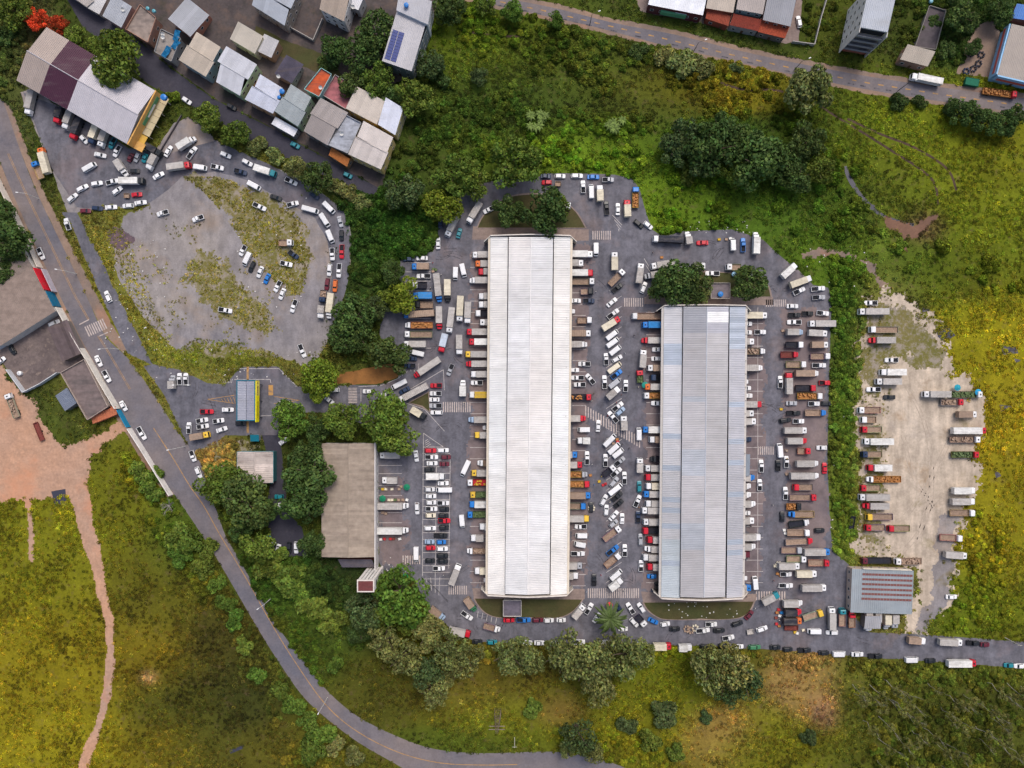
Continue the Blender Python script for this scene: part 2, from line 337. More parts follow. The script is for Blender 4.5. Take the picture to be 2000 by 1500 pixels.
sheet('hall_footpath', [(1252,1155),(1290,1158),(1292,1172),(1448,1172),(1454,1160),(1478,1160),(1476,1174),(1256,1176)], 'kerbpave', .052, 0, keep=False)
M['apron'] = pavement('stained_apron', lin(132, 117, 114), lin(108, 98, 102), .06, 1.2, [(.15, .55, .7, .6, lin(72, 66, 70))])
for i, q in enumerate(([(914,486),(960,486),(955,1150),(908,1150)], [(1112,480),(1150,480),(1146,1150),(1108,1150)], [(1256,604),(1300,604),(1296,1160),(1250,1160)], [(1452,604),(1496,604),(1490,1150),(1448,1150)], [(738,930),(790,930),(800,1110),(738,1110)], [(1520,600),(1616,600),(1618,1080),(1535,1080)])):
    mottled('loading_apron', q, 'apron', .046, 15, .6, -5, False, seed=70 + i)
def island(pts):
    c = Vector((sum(p[0] for p in pts) / len(pts), sum(p[1] for p in pts) / len(pts)))
    mb = MB(); k = len(pts)
    o_ = [W(*p) for p in pts]; i_ = [W(*(Vector(p).lerp(c, 3.5 / (Vector(p) - c).length))) for p in pts]
    area = sum(o_[i].x * o_[(i + 1) % k].y - o_[(i + 1) % k].x * o_[i].y for i in range(k))
    if area < 0: o_.reverse(); i_.reverse()
    z0, z1 = .03, .17
    for i in range(k):
        j = (i + 1) % k
        up = lambda p, z: (p.x, p.y, z)
        mb.quad(up(o_[i], z0), up(o_[j], z0), up(o_[j], z1), up(o_[i], z1)); mb.quad(up(o_[i], z1), up(o_[j], z1), up(i_[j], z1), up(i_[i], z1))
    kb = mb.o('kerb', M['kerbpave']); kb['kind'] = 'structure'
    inner = [(1000 + p.x / S, 750 - p.y / S) for p in i_]
    sheet('lawn_island', inner, 'lawn', .14, 0, keep=False)
ISL = [smooth([(930,446),(940,425),(960,402),(990,385),(1020,378),(1060,378),(1100,392),(1128,415),(1146,446)]),
       smooth([(924,1168),(932,1182),(945,1196),(965,1205),(1000,1208),(1060,1208),(1095,1206),(1118,1196),(1132,1182),(1140,1170)]),
       smooth([(1262,580),(1268,566),(1282,548),(1305,532),(1340,528),(1420,532),(1470,540),(1500,556),(1508,580)]),
       smooth([(1254,1176),(1262,1190),(1278,1203),(1300,1210),(1370,1211),(1430,1209),(1455,1203),(1468,1190),(1475,1174)])]
for i in ISL: island(i)
island([(797,786),(838,764),(841,806),(825,796)])
# --- painted markings of the yard
def cross(x0, y0, x1, y1, n, ang=0):
    """n bars between x0..x1 (horizontal walk) with bars running y0..y1"""
    mb = MB()
    for i in range(n):
        x = x0 + (x1 - x0) * (i + .5) / n
        mb = strip([(x, y0), (x, y1)], (x1 - x0) / n * .48 * S, .052, mb)
    mb.o('crosswalk_marking', M['cross_paint'], yard)
cross(864, 785, 920, 805, 13); cross(1156, 451, 1194, 468, 9); cross(1218, 582, 1257, 599, 9); cross(1147, 1149, 1249, 1168, 24)
cross(875, 1144, 913, 1161, 9); cross(1495, 585, 1536, 599, 10); cross(1479, 872, 1512, 888, 8); cross(785, 1085, 822, 1102, 8); cross(1475, 1155, 1535, 1172, 12)
mb = MB()
for i in range(10): strip([(680.5, 759 + i * 3.1 - .7), (697.5, 759 + i * 3.1 - .7)], .3, .052, mb)
mb.o('crosswalk_marking', M['cross_paint'], yard)
mb = MB()
for i in range(22):
    x = 1144 + i * 5.0; y = 792 + i * 2.9
    strip([(x, y), (x, y + 21)], .45, .052, mb)
mb.o('crosswalk_marking', M['cross_paint'], yard)
mb = MB()
LN = lambda *p: strip(list(p), .16, .052, mb)
LN((827,846),(825,1125)); LN((852.5,910),(850,1130)); LN((879.5,888),(876.5,1110))
for i in range(21):
    y = 885.5 + i * 12.9; LN((825,y),(879,y))
for y in (513,531,549,567,585,603,622,640,660,680): LN((792,y),(842,y))
for y in (909,925,948,968,1001,1021): LN((738,y),(785,y))
for y in range(500, 1150, 22):
    LN((918,y),(950,y)); LN((1118,y + 6),(1144,y + 6))
    if y > 600: LN((1262,y),(1290,y)); LN((1458,y),(1490,y))
for i in range(29):
    x, y = 1184, 580 + i * 20; LN((x,y + 18),(x + 30,y - 2))
for a, b, c in (((827,846),(866,873),(827,873)), ((832,1130),(875,1175),(832,1130)), ((802,760),(866,722),(868,762))):
    LN(a, b); LN(b, c)
for k in range(4): LN((832 + k * 9,1128),(836 + k * 7,1150 + k * 4)); LN((830,862 + k * 4),(836 + k * 2,858 + k * 3))
for k in range(5): LN((934 + k * 9,1194 + k * 3),(932 + k * 9,1206 + k * 3))
for k in range(4): LN((1196 + k * 4,420 + k * 9),(1215 - k * 2,440 + k * 4))
for k in range(6): LN((782 + k * 7,722 + k),(778 + k * 8,740 - k * 6))
for k in range(3): LN((1258 + k * 4,505 + k * 14),(1272 + k * 4,528 + k * 12))
LN((425,750),(448,720)); LN((448,720),(545,720)); LN((545,720),(576,751)); LN((576,754),(640,755)); LN((700,755),(745,753)); LN((745,753),(780,738)); LN((780,738),(794,716))
LN((458,741),(528,741)); LN((528,741),(529,748)); LN((510,812),(535,812)); LN((705,759),(705,784))
for k in range(7): LN((434 + k * 3,748),(436 + k * 3,740))
LN((740,788),(790,786)); LN((790,786),(830,800)); LN((830,800),(868,842)); LN((1480,600),(1480,1150))
for k in range(3): LN((1512,870 - k * 1),(1512,870))
mb.o('bay_lines', M['white_line'], yard)
mb = MB(); rk = random.Random(11)
for cx, cy, sp in ((1210,560,60),(890,480,40),(880,700,50),(900,1120,40),(1200,1120,40),(1500,1200,40),(1490,560,50),(1380,480,60),(1500,800,40),(850,830,40),(960,1225,60),(1350,1235,80),(1800,1260,120),(400,780,50),(650,775,60)):
    for q in range(5):
        x, y, a, L, k_ = cx + rk.uniform(-sp, sp), cy + rk.uniform(-sp, sp) * .5, rk.uniform(0, 6.28), rk.uniform(10, 32), rk.uniform(-.05, .05); pts = []
        for s_ in range(9): pts.append((x, y)); x += math.cos(a) * L / 8; y += math.sin(a) * L / 8; a += k_ * L / 8
        if all(inpoly(u, w_, YARD) for u, w_ in pts):
            strip(pts, .22, .050, mb); strip([(u + 6 * math.sin(a), w_ - 6 * math.cos(a)) for u, w_ in pts], .22, .050, mb)
mb.o('tyre_marks', M['patch'], yard)
mb = MB()
strip([(484,716),(484,742)], .9, .052, mb); strip([(484,822),(484,846)], .9, .052, mb); strip([(529,752),(529,772)], 1.8, .052, mb)
strip([(405,780),(458,772)], .2, .052, mb); strip([(405,780),(458,788)], .2, .052, mb); strip([(585,782),(535,774)], .2, .052, mb); strip([(585,782),(535,788)], .2, .052, mb)
for k in range(5): strip([(432 + k * 6, 779 - k), (436 + k * 6, 784 + k)], .2, .052, mb)
mb.o('yellow_hatching', M['yellow_line'], yard)

# --- gravel lot, dirt lots, tracks
GRAV = [(40,180),(60,172),(140,225),(250,290),(300,300),(340,240),(375,225),(440,290),(520,320),(580,345),(640,385),(672,408),(686,450),(684,520),(668,590),(648,650),(622,700),(598,722),(575,705),(540,700),(470,700),(360,704),(320,660),(280,620),(240,560),(215,500),(205,460),(240,420),(295,400),(225,408),(155,412),(135,425),(100,330),(60,230)]
lot = sheet('gravel_lot', GRAV, 'gravel', .025, 3, label='pale gravel lot with worn wheel tracks beside the market')
sheet('warehouse_forecourt', [(45,180),(150,225),(250,288),(330,300),(420,275),(520,318),(640,385),(672,410),(684,455),(682,540),(655,640),(640,625),(648,540),(640,470),(615,425),(560,395),(480,350),(420,335),(355,345),(330,370),(290,398),(200,408),(150,405),(100,330)], 'lane', .032, 2)
for o in bpy.data.objects:
    if o.name.startswith('warehouse_forecourt'): o.data.materials[0] = M['asphalt']
M['verge'] = pavement('verge_grass', lin(98, 104, 38), lin(118, 114, 54), .08, 2.0, [(.4, .52, .68, .7, lin(72, 84, 28)), (.9, .55, .7, .6, lin(140, 128, 96))])
VERGE = [(160,418),(205,410),(290,402),(240,425),(212,470),(226,540),(255,610),(295,660),(340,688),(420,700),(470,694),(540,700),(578,714),(540,718),(470,716),(440,738),(405,746),(340,717),(300,707),(262,640),(230,575),(195,505),(172,455)]
mottled('grass_verge', VERGE, 'verge', .036, 11, .5, 2, False, seed=12)
WEEDS = [[(355,345),(430,345),(500,372),(560,400),(598,440),(606,500),(596,560),(575,595),(545,560),(500,515),(470,470),(440,420),(395,372)],
         [(380,480),(430,500),(480,560),(530,610),(545,640),(520,652),(450,620),(390,590),(360,540)],
         [(380,660),(480,670),(540,690),(575,712),(540,714),(470,700),(440,720),(420,742),(360,715),(340,690)]]
mottled('dirt_lot', [(1690,585),(1720,560),(1745,568),(1800,600),(1830,640),(1850,680),(1870,730),(1905,755),(1925,790),(1925,840),(1905,900),(1905,960),(1880,1010),(1870,1080),(1860,1110),(1868,1150),(1830,1200),(1790,1235),(1760,1232),(1780,1190),(1795,1110),(1760,1095),(1680,1085),(1665,1060),(1680,1000),(1670,900),(1668,800),(1678,700),(1685,640)], 'dirt', .025, 24, .55, 0, label='pale dusty truck lot beyond the hedge')
M['mud'] = pavement('dark_mud', lin(88, 70, 58), lin(66, 54, 48), .2, 1.5)
M['reddirt'] = pavement('dull_red_dirt', lin(128, 96, 78), lin(106, 82, 70), .1, 1.5)
for q in (smooth([(1600,206),(1650,238),(1700,268),(1750,300),(1800,332),(1826,360),(1832,400)]), smooth([(1655,232),(1720,262),(1790,290),(1850,330),(1868,372)]), smooth([(1395,156),(1425,168),(1460,176),(1500,175),(1530,179)]), smooth([(900,58),(950,68),(1020,72)])):
    o = strip(q, .9, .03).o('field_trail', M['mud']); o['kind'] = 'structure'; PAVED.append([(x, y - 2.5) for x, y in q] + [(x, y + 2.5) for x, y in q[::-1]])
q = smooth([(1650,325),(1660,352),(1678,378),(1700,402),(1722,420),(1750,432),(1785,440)]); o = strip(q, 1.5, .03).o('creek', M['water']); o['kind'] = 'structure'; PAVED.append([(x - 4, y) for x, y in q] + [(x + 4, y) for x, y in q[::-1]])
mottled('bare_bank', [(1728,425),(1760,432),(1785,440),(1800,428),(1830,420),(1815,440),(1795,470),(1775,465),(1765,485),(1752,484),(1760,455),(1735,440)], 'reddirt', .034, 8, .5, 0)
mottled('lot_wheel_path', [(1830,1000),(1872,1010),(1862,1110),(1840,1195),(1800,1236),(1776,1232),(1812,1170),(1826,1090)], 'gravel', .03, 12, .5, -2, False, seed=5)
mb = MB()
for q in ([(1700,1060),(1760,1010),(1800,960),(1830,900),(1850,860)], [(1745,1090),(1790,1040),(1812,980),(1815,900),(1800,820),(1770,760)], [(1850,1130),(1842,1060),(1820,990),(1780,930),(1760,850)], [(1870,960),(1835,968),(1805,1000),(1790,1060)]):
    for d in (0, 8): strip(smooth([(x + d, y + d * .4) for x, y in q]), .35, .029, mb)
M['rut'] = pavement('worn_rut', lin(172, 157, 142), lin(160, 146, 132), .3, 1.5, [(.3, .45, .6, .9, lin(186, 171, 155))])
o = mb.o('wheel_ruts', M['rut'], [x for x in bpy.data.objects if x.name == 'dirt_lot'][0]) if 'dirt_lot' in bpy.data.objects else None
mottled('lot_weeds', [(1690,600),(1720,570),(1800,610),(1850,690),(1862,740),(1800,720),(1740,700),(1720,760),(1690,800),(1676,740)], 'drygrass', .031, 26, .5, -6, False, seed=8)
mottled('lot_weeds', [(1672,820),(1720,830),(1740,900),(1720,1000),(1740,1060),(1700,1085),(1668,1060)], 'drygrass', .031, 22, .5, -10, False, seed=9)
for i, w in enumerate(WEEDS): mottled('weed_patch', w, 'drygrass', .035, 17, .5, -4, False, seed=i)
sheet('lot_track', smooth([(395,372),(440,425),(475,475),(520,530),(560,580),(600,640)]) + smooth([(575,660),(540,610),(500,560),(455,500),(415,440),(365,385)]), 'gravel', .042, 1.5, keep=False)
mottled('rubble_patch', [(205,455),(225,445),(250,452),(258,470),(245,485),(225,480)], 'rubble', .04, 9, .4, 0, False)
mottled('bare_verge', [(1560,490),(1600,485),(1640,490),(1680,500),(1710,520),(1740,560),(1720,575),(1700,540),(1650,505),(1600,500),(1570,510)], 'walk', .022, 10, .5, -3)
mottled('earth_yard', [(-80,700),(0,690),(20,740),(60,780),(100,850),(130,870),(170,860),(235,822),(245,835),(200,870),(175,900),(168,960),(140,960),(120,965),(40,975),(-80,985)], 'redearth', .025, 9, .6, 0, label='reddish earth yard behind the painted wall')
mottled('dirt_track', smooth([(130,955),(148,1010),(160,1060),(178,1110),(192,1170),(204,1230),(207,1290),(200,1350),(185,1410),(160,1470),(145,1520)]) + smooth([(165,1520),(182,1470),(205,1400),(218,1340),(222,1280),(220,1220),(208,1150),(196,1080),(180,1010),(172,950)]), 'redearth', .027, 3.5, .45, 0, label='narrow pinkish dirt track winding through the field')
mottled('dirt_spur', [(45,970),(58,970),(60,1000),(66,1060),(62,1110),(54,1080),(52,1020)], 'redearth', .022, 7, .45, -2.5)
sheet('orange_bank', [(650,735),(680,725),(740,715),(770,708),(790,716),(775,738),(740,750),(690,750),(652,750)], 'orangeearth', .022, 3)
mottled('dry_bank', [(385,880),(420,862),(470,858),(500,870),(455,890),(450,925),(420,925),(395,905)], 'drygrass', .028, 10, .5, 0, False)
sheet('row_house_lane', [(180,10),(260,70),(330,130),(420,195),(520,245),(620,300),(700,345),(748,372),(735,385),(640,348),(560,310),(470,268),(370,205),(290,165),(240,120),(160,50),(120,-20),(160,-30)], 'lane', .028, 1.5, label='dark narrow lane below the row houses')
sheet('house_yard', [(120,-40),(860,-60),(850,30),(835,60),(800,150),(700,190),(735,215),(790,215),(765,290),(745,372),(620,298),(520,243),(420,193),(330,128),(260,68),(180,8)], 'concrete_yard', .018, 4)
sheet('back_garden', [(500,50),(560,80),(640,110),(700,190),(640,150),(560,115),(500,90)], 'lawn', .022, 4, keep=False)
sheet('shop_yard', [(1230,-40),(1570,-40),(1560,80),(1535,85),(1400,52),(1250,22)], 'kerbpave', .03, 2)
sheet('ruin_floor', [(1780,95),(1812,8),(1848,18),(1828,100)], 'concrete_yard', .03, 3)
sheet('scrap_yard', [(1868,145),(1890,80),(1905,50),(1940,40),(1955,60),(1935,150)], 'walk', .03, 4)
M['ruin'] = pavement('broken_concrete', lin(132, 118, 112), lin(92, 82, 82), .08, 1.0, [(.15, .5, .66, .7, lin(70, 62, 64)), (.3, .56, .7, .7, lin(160, 142, 130))])
sheet('loading_yard', [(0,655),(110,600),(165,705),(120,728),(40,768),(0,700)], 'ruin', .032, 3)
for pts in ([(1828,640),(1850,636),(1866,655),(1845,668),(1832,658)], [(100,960),(128,955),(130,985),(108,988)], [(1688,395),(1712,402),(1708,412),(1692,408)], [(448,1465),(476,1455),(474,1462),(450,1472)], [(1655,340),(1662,345),(1690,392),(1684,394)]):
    sheet('puddle', pts, 'water', .034, .8, keep=False)
for x0, y0, x1, y1 in ((1800,600,1815,606),(1735,625,1740,640),(1955,675,1985,690),(1952,790,1975,800),(1942,920,1952,930),(1980,700,1990,705)):
    sheet('wet_patch', [(x0,y0),(x1,y0 + 3),(x1 + 4,y1),(x0 + 3,y1 + 4)], 'patch', .02, 3, keep=False)

# ---------------------------------------------------------------- buildings
def sheet_mesh(name, u, v, n, ribs=3, rib_h=.09):
    """one corrugated sheet: u = full eave vector / n wide, v = eave-to-ridge vector"""
    nrm = u.cross(v).normalized()
    if nrm.z < 0: nrm = -nrm
    du = u / n; prof = []
    for r in range(ribs):
        a = r / ribs; b = 1 / ribs
        prof += [(a, 0), (a + b * .55, 0), (a + b * .66, 1), (a + b * .89, 1)]
    prof.append((1, 0)); vs = []; fs = []
    for t, h in prof:
        p = du * t + nrm * (h * rib_h); vs += [p, p + v]
    for i in range(len(prof) - 1): fs.append((2 * i, 2 * i + 2, 2 * i + 3, 2 * i + 1))
    m = mesh(name, vs, fs)
    if m.polygons[0].normal.z < 0: m.flip_normals()
    return m
def roof_plane(parent, A, B, D, width=2.0, col=(.5, .5, .5), jit=.05, mat='roof', ribs=3, rib_h=.09, colf=None, name='roof_sheet'):
    u = B - A; v = D - A; n = max(2, int(round(u.length / width)))
    me = sheet_mesh(name, u, v, n, ribs, rib_h); me.materials.append(M[mat])
    for i in range(n):
        c = colf((i + .5) / n) if colf else col
        k = 1 + random.uniform(-jit, jit)
        obj(name, me, None, parent, (c[0] * k, c[1] * k, c[2] * k), loc=A + u * (i / n))
def wall_box(parent, a, b, z0, z1, th, col, mat='wall', name='wall'):
    d = (b - a); L = d.length; me = MB().box(0, -th / 2, 0, L, th / 2, z1 - z0).m(name)
    return obj(name, me, M[mat], parent, col, loc=(a.x, a.y, z0), rot=(0, 0, math.atan2(d.y, d.x)))
WIN = None
def openings(parent, a, b, z0, z1, out, storeys, door=False, dens=3.2):
    global WIN
    if WIN is None:
        WIN = (MB().box(-.55, -.04, 0, .55, .04, 1.1).m('window'), MB().box(-.65, -.06, -.1, .65, .06, 0).box(-.65, -.06, 1.1, .65, .06, 1.2).box(-.65, -.06, 0, -.55, .06, 1.1).box(.55, -.06, 0, .65, .06, 1.1).m('window_frame'), MB().box(-.5, -.05, 0, .5, .05, 2.1).m('door'))
        WIN[0].materials.append(M['glass']); WIN[1].materials.append(M['plain']); WIN[2].materials.append(M['plain'])
    d = b - a; L = d.length; n = int(L / dens)
    if n < 1: return
    rz = math.atan2(d.y, d.x); sh = (z1 - z0) / storeys
    for s in range(storeys):
        for i in range(n):
            p = a.lerp(b, (i + .5) / n) + out * .1
            if door and s == 0 and i == n // 2:
                obj('door', WIN[2], None, parent, (.12, .06, .03), loc=(p.x, p.y, z0), rot=(0, 0, rz)); continue
            w = obj('window', WIN[0], None, parent, loc=(p.x, p.y, z0 + s * sh + sh * .36), rot=(0, 0, rz))
            obj('window_frame', WIN[1], None, w, (.6, .6, .6))
def building(name, label, cat, q, h, roof='mono', rise=.8, rcol=(.5, .5, .5), wcol=(.6, .58, .54), mat='roof', storeys=None, ridge=0, width=2.0, ins=.35, z0=0, wins=True, group=None, colf=None, jit=.05, ribs=3, parapet=None):
    """q: four roof corners in photograph pixels, A-B is the eave the sheets run along"""
    P = [W(x, y, h) for x, y in q]
    if (P[1] - P[0]).cross(P[3] - P[0]).z < 0: P = [P[1], P[0], P[3], P[2]]
    c = sum(P, Vector()) / 4; base = thing(name, label, cat, (c.x, c.y, z0), group=group)
    L = [p - Vector((c.x, c.y, z0)) for p in P]
    storeys = storeys or max(1, int(h / 3.2))
    G = [p + (Vector((0, 0, 0)) - Vector((p.x, p.y, 0))).normalized() * ins for p in L]
    top = h - z0
    A, B, Cc, D = L
    up = Vector((0, 0, rise))
    wz = [top - .12] * 4
    if roof == 'gable':
        m0 = (A + D) / 2 + up; m1 = (B + Cc) / 2 + up
        roof_plane(base, A, B, m0 , width, rcol, jit, mat, ribs, colf=colf)
        roof_plane(base, Cc, D, (B + Cc) / 2 + up, width, rcol, jit, mat, ribs, colf=(lambda t: colf(1 - t)) if colf else None)
        rc = MB().tube(m0 + Vector((0, 0, .05)), m1 + Vector((0, 0, .05)), .18, .18, 6).o('ridge_cap', M['plain'], base, tuple(x * .9 for x in rcol))
        for (p, q2, mm) in ((G[0], G[3], m0), (G[1], G[2], m1)):
            MB().quad((p.x, p.y, top - .13), (q2.x, q2.y, top - .13), ((p.x + q2.x) / 2, (p.y + q2.y) / 2, top + rise - .2)).o('gable_wall', M['wall'], base, wcol)
    elif roof == 'mono':
        roof_plane(base, A, B, D + up, width, rcol, jit, mat, ribs, colf=colf)
        for (p, q2) in ((G[0], G[3]), (G[1], G[2])):
            MB().quad((p.x, p.y, top - .13), (q2.x, q2.y, top - .13), (q2.x, q2.y, top + rise - .15)).o('gable_wall', M['wall'], base, wcol)
        p, q2 = G[3], G[2]
        MB().quad((p.x, p.y, top - .13), (q2.x, q2.y, top - .13), (q2.x, q2.y, top + rise - .15), (p.x, p.y, top + rise - .15)).o('upper_wall', M['wall'], base, wcol)
    else:
        MB().prism([(p.x, p.y) for p in L], top - .25, top).o('roof_slab', M['concrete'], base, rcol)
        pc = parapet or wcol
        for i in range(4): wall_box(base, L[i].lerp(L[(i + 1) % 4], .01), L[i].lerp(L[(i + 1) % 4], .99), top + .003, top + .7, .18, pc, name='parapet')
    for i in range(4):
        a, b = G[i], G[(i + 1) % 4]
        e = (b - a).normalized(); n = Vector((e.y, -e.x, 0))
        wall_box(base, a + e * .11, b - e * .11, 0, wz[i], .2, wcol)
        if wins: openings(base, a, b, 0, top, n, storeys, door=(i == 0))
    return base, L
WH = lin(236, 236, 238)
# --- the two market halls
def hall(name, label, x0t, x0b, g1t, g1b, rt, rb, g2t, g2b, x1t, x1b, yt, yb, cols, he, mat, fascia, n_ribs=3):
    o = thing(name, label, 'market hall', W((x0t + x1b) / 2, (yt + yb) / 2, 0))
    base = o.location.copy(); LP = lambda x, y, z: W(x, y, z) - base
    zg, zr, zs = he + 1.0, he + 2.6, he + 1.9
    # outer lean-to strips then the raised middle roof; sheets run down the length
    for k, (xa_t, xa_b, za, xb_t, xb_b, zb) in enumerate(((x0t, x0b, he, g1t, g1b, zg), (g1t + 1.8, g1b + 1.8, zs, rt, rb, zr), (g2t - 1.8, g2b - 1.8, zs, rt, rb, zr), (x1t, x1b, he, g2t, g2b, zg))):
        A = LP(xa_t, yt, za); B = LP(xa_b, yb, za); D = LP(xb_t, yt, zb)
        roof_plane(o, A, B, D, 2.0, jit=.02 if cols is None else .04, mat=mat, ribs=n_ribs, rib_h=.15, colf=(lambda t, k=k: cols(k, t)), name='roof_sheet')
        # eave gutter / upstand
        if k in (0, 3):
            s = -1 if k == 0 else 1
            g = MB(); a = A + Vector((s * .05, 0, -.12)); b = B + Vector((s * .05, 0, -.12)); w = Vector((s * .85, 0, -.25))
            g.quad(a, b, b + w, a + w) if s > 0 else g.quad(b, a, a + w, b + w)
            g.quad(a + w, b + w, b + w + Vector((0, 0, -.5)), a + w + Vector((0, 0, -.5)))
            g.o('eave_fascia', M['plain'], o, fascia)
        else:
            s = -1 if k == 1 else 1
            g = MB(); a = A + Vector((s * .06, 0, -.05)); b = B + Vector((s * .06, 0, -.05)); d = Vector((0, 0, zg - zs - .1))
            g.quad(a, b, b + d, a + d); g.o('clerestory_louvre', M['frame'], o)
    MB().tube(LP(rt, yt, zr + .02), LP(rb, yb, zr + .02), .22, .22, 6).o('ridge_cap', M['plain'], o, tuple(c * 1.05 for c in cols(1, .5)))
    # body: loading walls set back under the eaves, doors along both sides, end walls with wings
    for (xt, xb, s) in ((x0t, x0b, 1), (x1t, x1b, -1)):
        a = LP(xt, yt, 0) + Vector((s * 6.2, -1, 0)); b = LP(xb, yb, 0) + Vector((s * 6.2, 1, 0)); a.z = b.z = 0
        wall_box(o, a, b, 0, he + .45, .25, lin(190, 182, 170))
        n = 22
        for i in range(n):
            p = a.lerp(b, (i + .5) / n)
            MB().box(-.06, -2.2, 0, .06, 2.2, 3.8).o('loading_door', M['plain'], o, lin(110, 118, 128), loc=(p.x - s * .2, p.y, 0))
            q = a.lerp(b, i / n)
            MB().box(-.15, -.15, 0, .15, .15, he + .2).o('column', M['plain'], o, lin(170, 165, 158), loc=(q.x - s * 4.6, q.y, 0))
    for (xa, xb, y, s) in ((x0t, x1t, yt, 1), (x0b, x1b, yb, -1)):
        xs = [xa, xa + (xb - xa) * .22, (xa + xb) / 2, xa + (xb - xa) * .78, xb]; zt = [he + .9, he + 2.1, zr + .55, he + 2.1, he + .9]
        mb = MB(); P = [LP(x, y, he) + Vector((0, s * .25, 0)) for x in xs]
        for i in range(4):
            a, b = P[i], P[i + 1]
            for dy in (0, .35):
                mb.quad((a.x, a.y + s * dy, 0), (b.x, b.y + s * dy, 0), (b.x, b.y + s * dy, zt[i + 1]), (a.x, a.y + s * dy, zt[i]))
            mb.quad((a.x, a.y, zt[i]), (b.x, b.y, zt[i + 1]), (b.x, b.y + s * .35, zt[i + 1]), (a.x, a.y + s * .35, zt[i]))
        mb.o('end_parapet', M['wall'], o, lin(226, 216, 206))
        for e, t in ((P[0], -1), (P[-1], 1)):
            w = MB(); q = Vector((e.x + t * 2.6, e.y - s * 1.9, 0))
            w.quad((e.x, e.y, he + .7), (q.x, q.y, he - 1.2), (q.x, q.y + s * .3, he - 1.2), (e.x, e.y + s * .3, he + .7)).quad((e.x, e.y, 0), (q.x, q.y, 0), (q.x, q.y, he - 1.2), (e.x, e.y, he + .7))
            w.o('wing_wall', M['wall'], o, lin(226, 218, 208))
    return o
def hall1_col(k, t):
    b = lin(224, 222, 221) if k in (1, 2) else lin(230, 229, 227)
    f = .97 + .04 * math.sin(t * 23 + k) ; w = .02 * math.sin(t * 9 + k * 2)
    return (b[0] * f * (1 + w), b[1] * f, b[2] * f * (1 - w))
hall('market_hall', 'long white roofed market hall with trucks backed along both sides', 958, 952.5, 992, 985, 1037, 1030, 1082, 1075, 1114, 1107, 463, 1160, hall1_col, 6.5, 'roof', lin(214, 202, 184))
PANELS = {}
def hall2_col(k, t):
    key = (k, int(t * 71))
    r = random.Random(hash(key) % 9999 + 5)
    if k == 0: b = (196, 196, 200) if t < .55 else ((187, 187, 191) if t < .8 else (180, 188, 194))
    elif k == 1: b = (164, 166, 174) if t < .1 else (180, 178, 181)
    elif k == 2: b = (178, 178, 186) if t < .1 else (186, 184, 186)
    else: b = (184, 192, 204) if t < .15 else (180, 180, 186)
    if k == 2 and .01 < t < .06: b = (228, 228, 228)
    if k in (0, 3) and r.random() < .15: b = (168, 177, 190)
    if k == 1 and t > .3 and int(t * 12) % 3 == 0: b = (172, 176, 184)
    g = 1 + .045 * math.sin(int(t * 22) * 12.9 + k * 4.1); return lin(b[0] * g, b[1] * g, b[2] * g)
hall('market_hall', 'long grey panelled market hall with patched blue and white sheets', 1297, 1291.5, 1333, 1327, 1381, 1375, 1425, 1418, 1456, 1450, 599, 1166, hall2_col, 6.3, 'roof', lin(196, 190, 184))
# --- office block, gatehouse, sheds inside the yard
building('market_office', 'long office block with a brown grey ribbed roof beside the car bays', 'office', [(628,1088),(628,866),(734,866),(734,1088)], 6.0, 'gable', 1.0, lin(164, 150, 136), lin(176, 168, 160), 'oldroof', ribs=2, jit=.10, width=1.0)  # sheet tone jitter stands in for the shading between ribs
o = thing('boundary_wall', 'white capped wall along the loading side of the brown roofed office', 'wall', W(737, 985))
wall_box(o, W(738.5, 862) - o.location, W(738.5, 1106) - o.location, 0, 6.6, .4, lin(214, 210, 208))
b_, L_ = building('rusty_shed', 'small shed with rusty pale sheets and teal edging near the gatehouse', 'shed', [(463,882),(463,943),(534,943),(534,882)], 4.5, 'gable', .7, lin(196, 184, 178), lin(60, 120, 130), 'oldroof', jit=.2, width=2.2, wins=False)
for i in range(4):
    a, c = L_[i], L_[(i + 1) % 4]; e = (c - a).normalized()
    wall_box(b_, a + e * .1, c - e * .1, 4.1, 4.62, .12, lin(40, 120, 130), 'plain', 'fascia_board')
g = thing('gatehouse', 'grey roofed gate canopy with teal fascia across the entrance', 'gate canopy', W(481, 783))
base = g.location.copy(); q = [W(x, y, 5.2) - base for x, y in ((463,743),(498,743),(498,821),(463,821))]
roof_plane(g, q[0], q[3], (q[0] + q[1]) / 2 + Vector((0, 0, -.15)), 2.0, lin(158, 160, 172), .03, 'roof')
roof_plane(g, q[1], q[2], (q[0] + q[1]) / 2 + Vector((.15, 0, -.15)), 2.0, lin(150, 152, 166), .03, 'roof')
for i in range(4):
    a, c = q[i], q[(i + 1) % 4]; e = (c - a).normalized(); wall_box(g, a - e * .2, c + e * .2, 4.5, 5.35 + .004 * i, .35, lin(20, 104, 128), 'plain', 'fascia_board')
for fx, fy in ((.2, .12), (.8, .12), (.2, .5), (.8, .5), (.2, .88), (.8, .88)):
    p = q[0].lerp(q[1], fx) + (q[3] - q[0]) * fy; MB().box(-.25, -.25, 0, .25, .25, 5.0).o('column', M['plain'], g, lin(90, 140, 150), loc=(p.x, p.y, 0))
MB().box(-1.6, -2.2, 0, 1.6, 2.2, 2.8).o('booth', M['wall'], g, lin(150, 150, 150), loc=(0, 0, 0)); MB().box(-1.65, -1.6, 1.1, 1.65, 1.6, 2.1).o('booth_window', M['glass'], g)
s = thing('entrance_sign', 'long yellow sign beam with dark lettering beside the gate canopy', 'sign', W(505, 784))
sb = s.location.copy()
a = W(506.8, 743.5, 3.6) - sb; bb = W(506.2, 824, 3.6) - sb
mb = MB(); tl = Vector((-.35, 0, 2.4)); th = Vector((-.3, 0, 0))
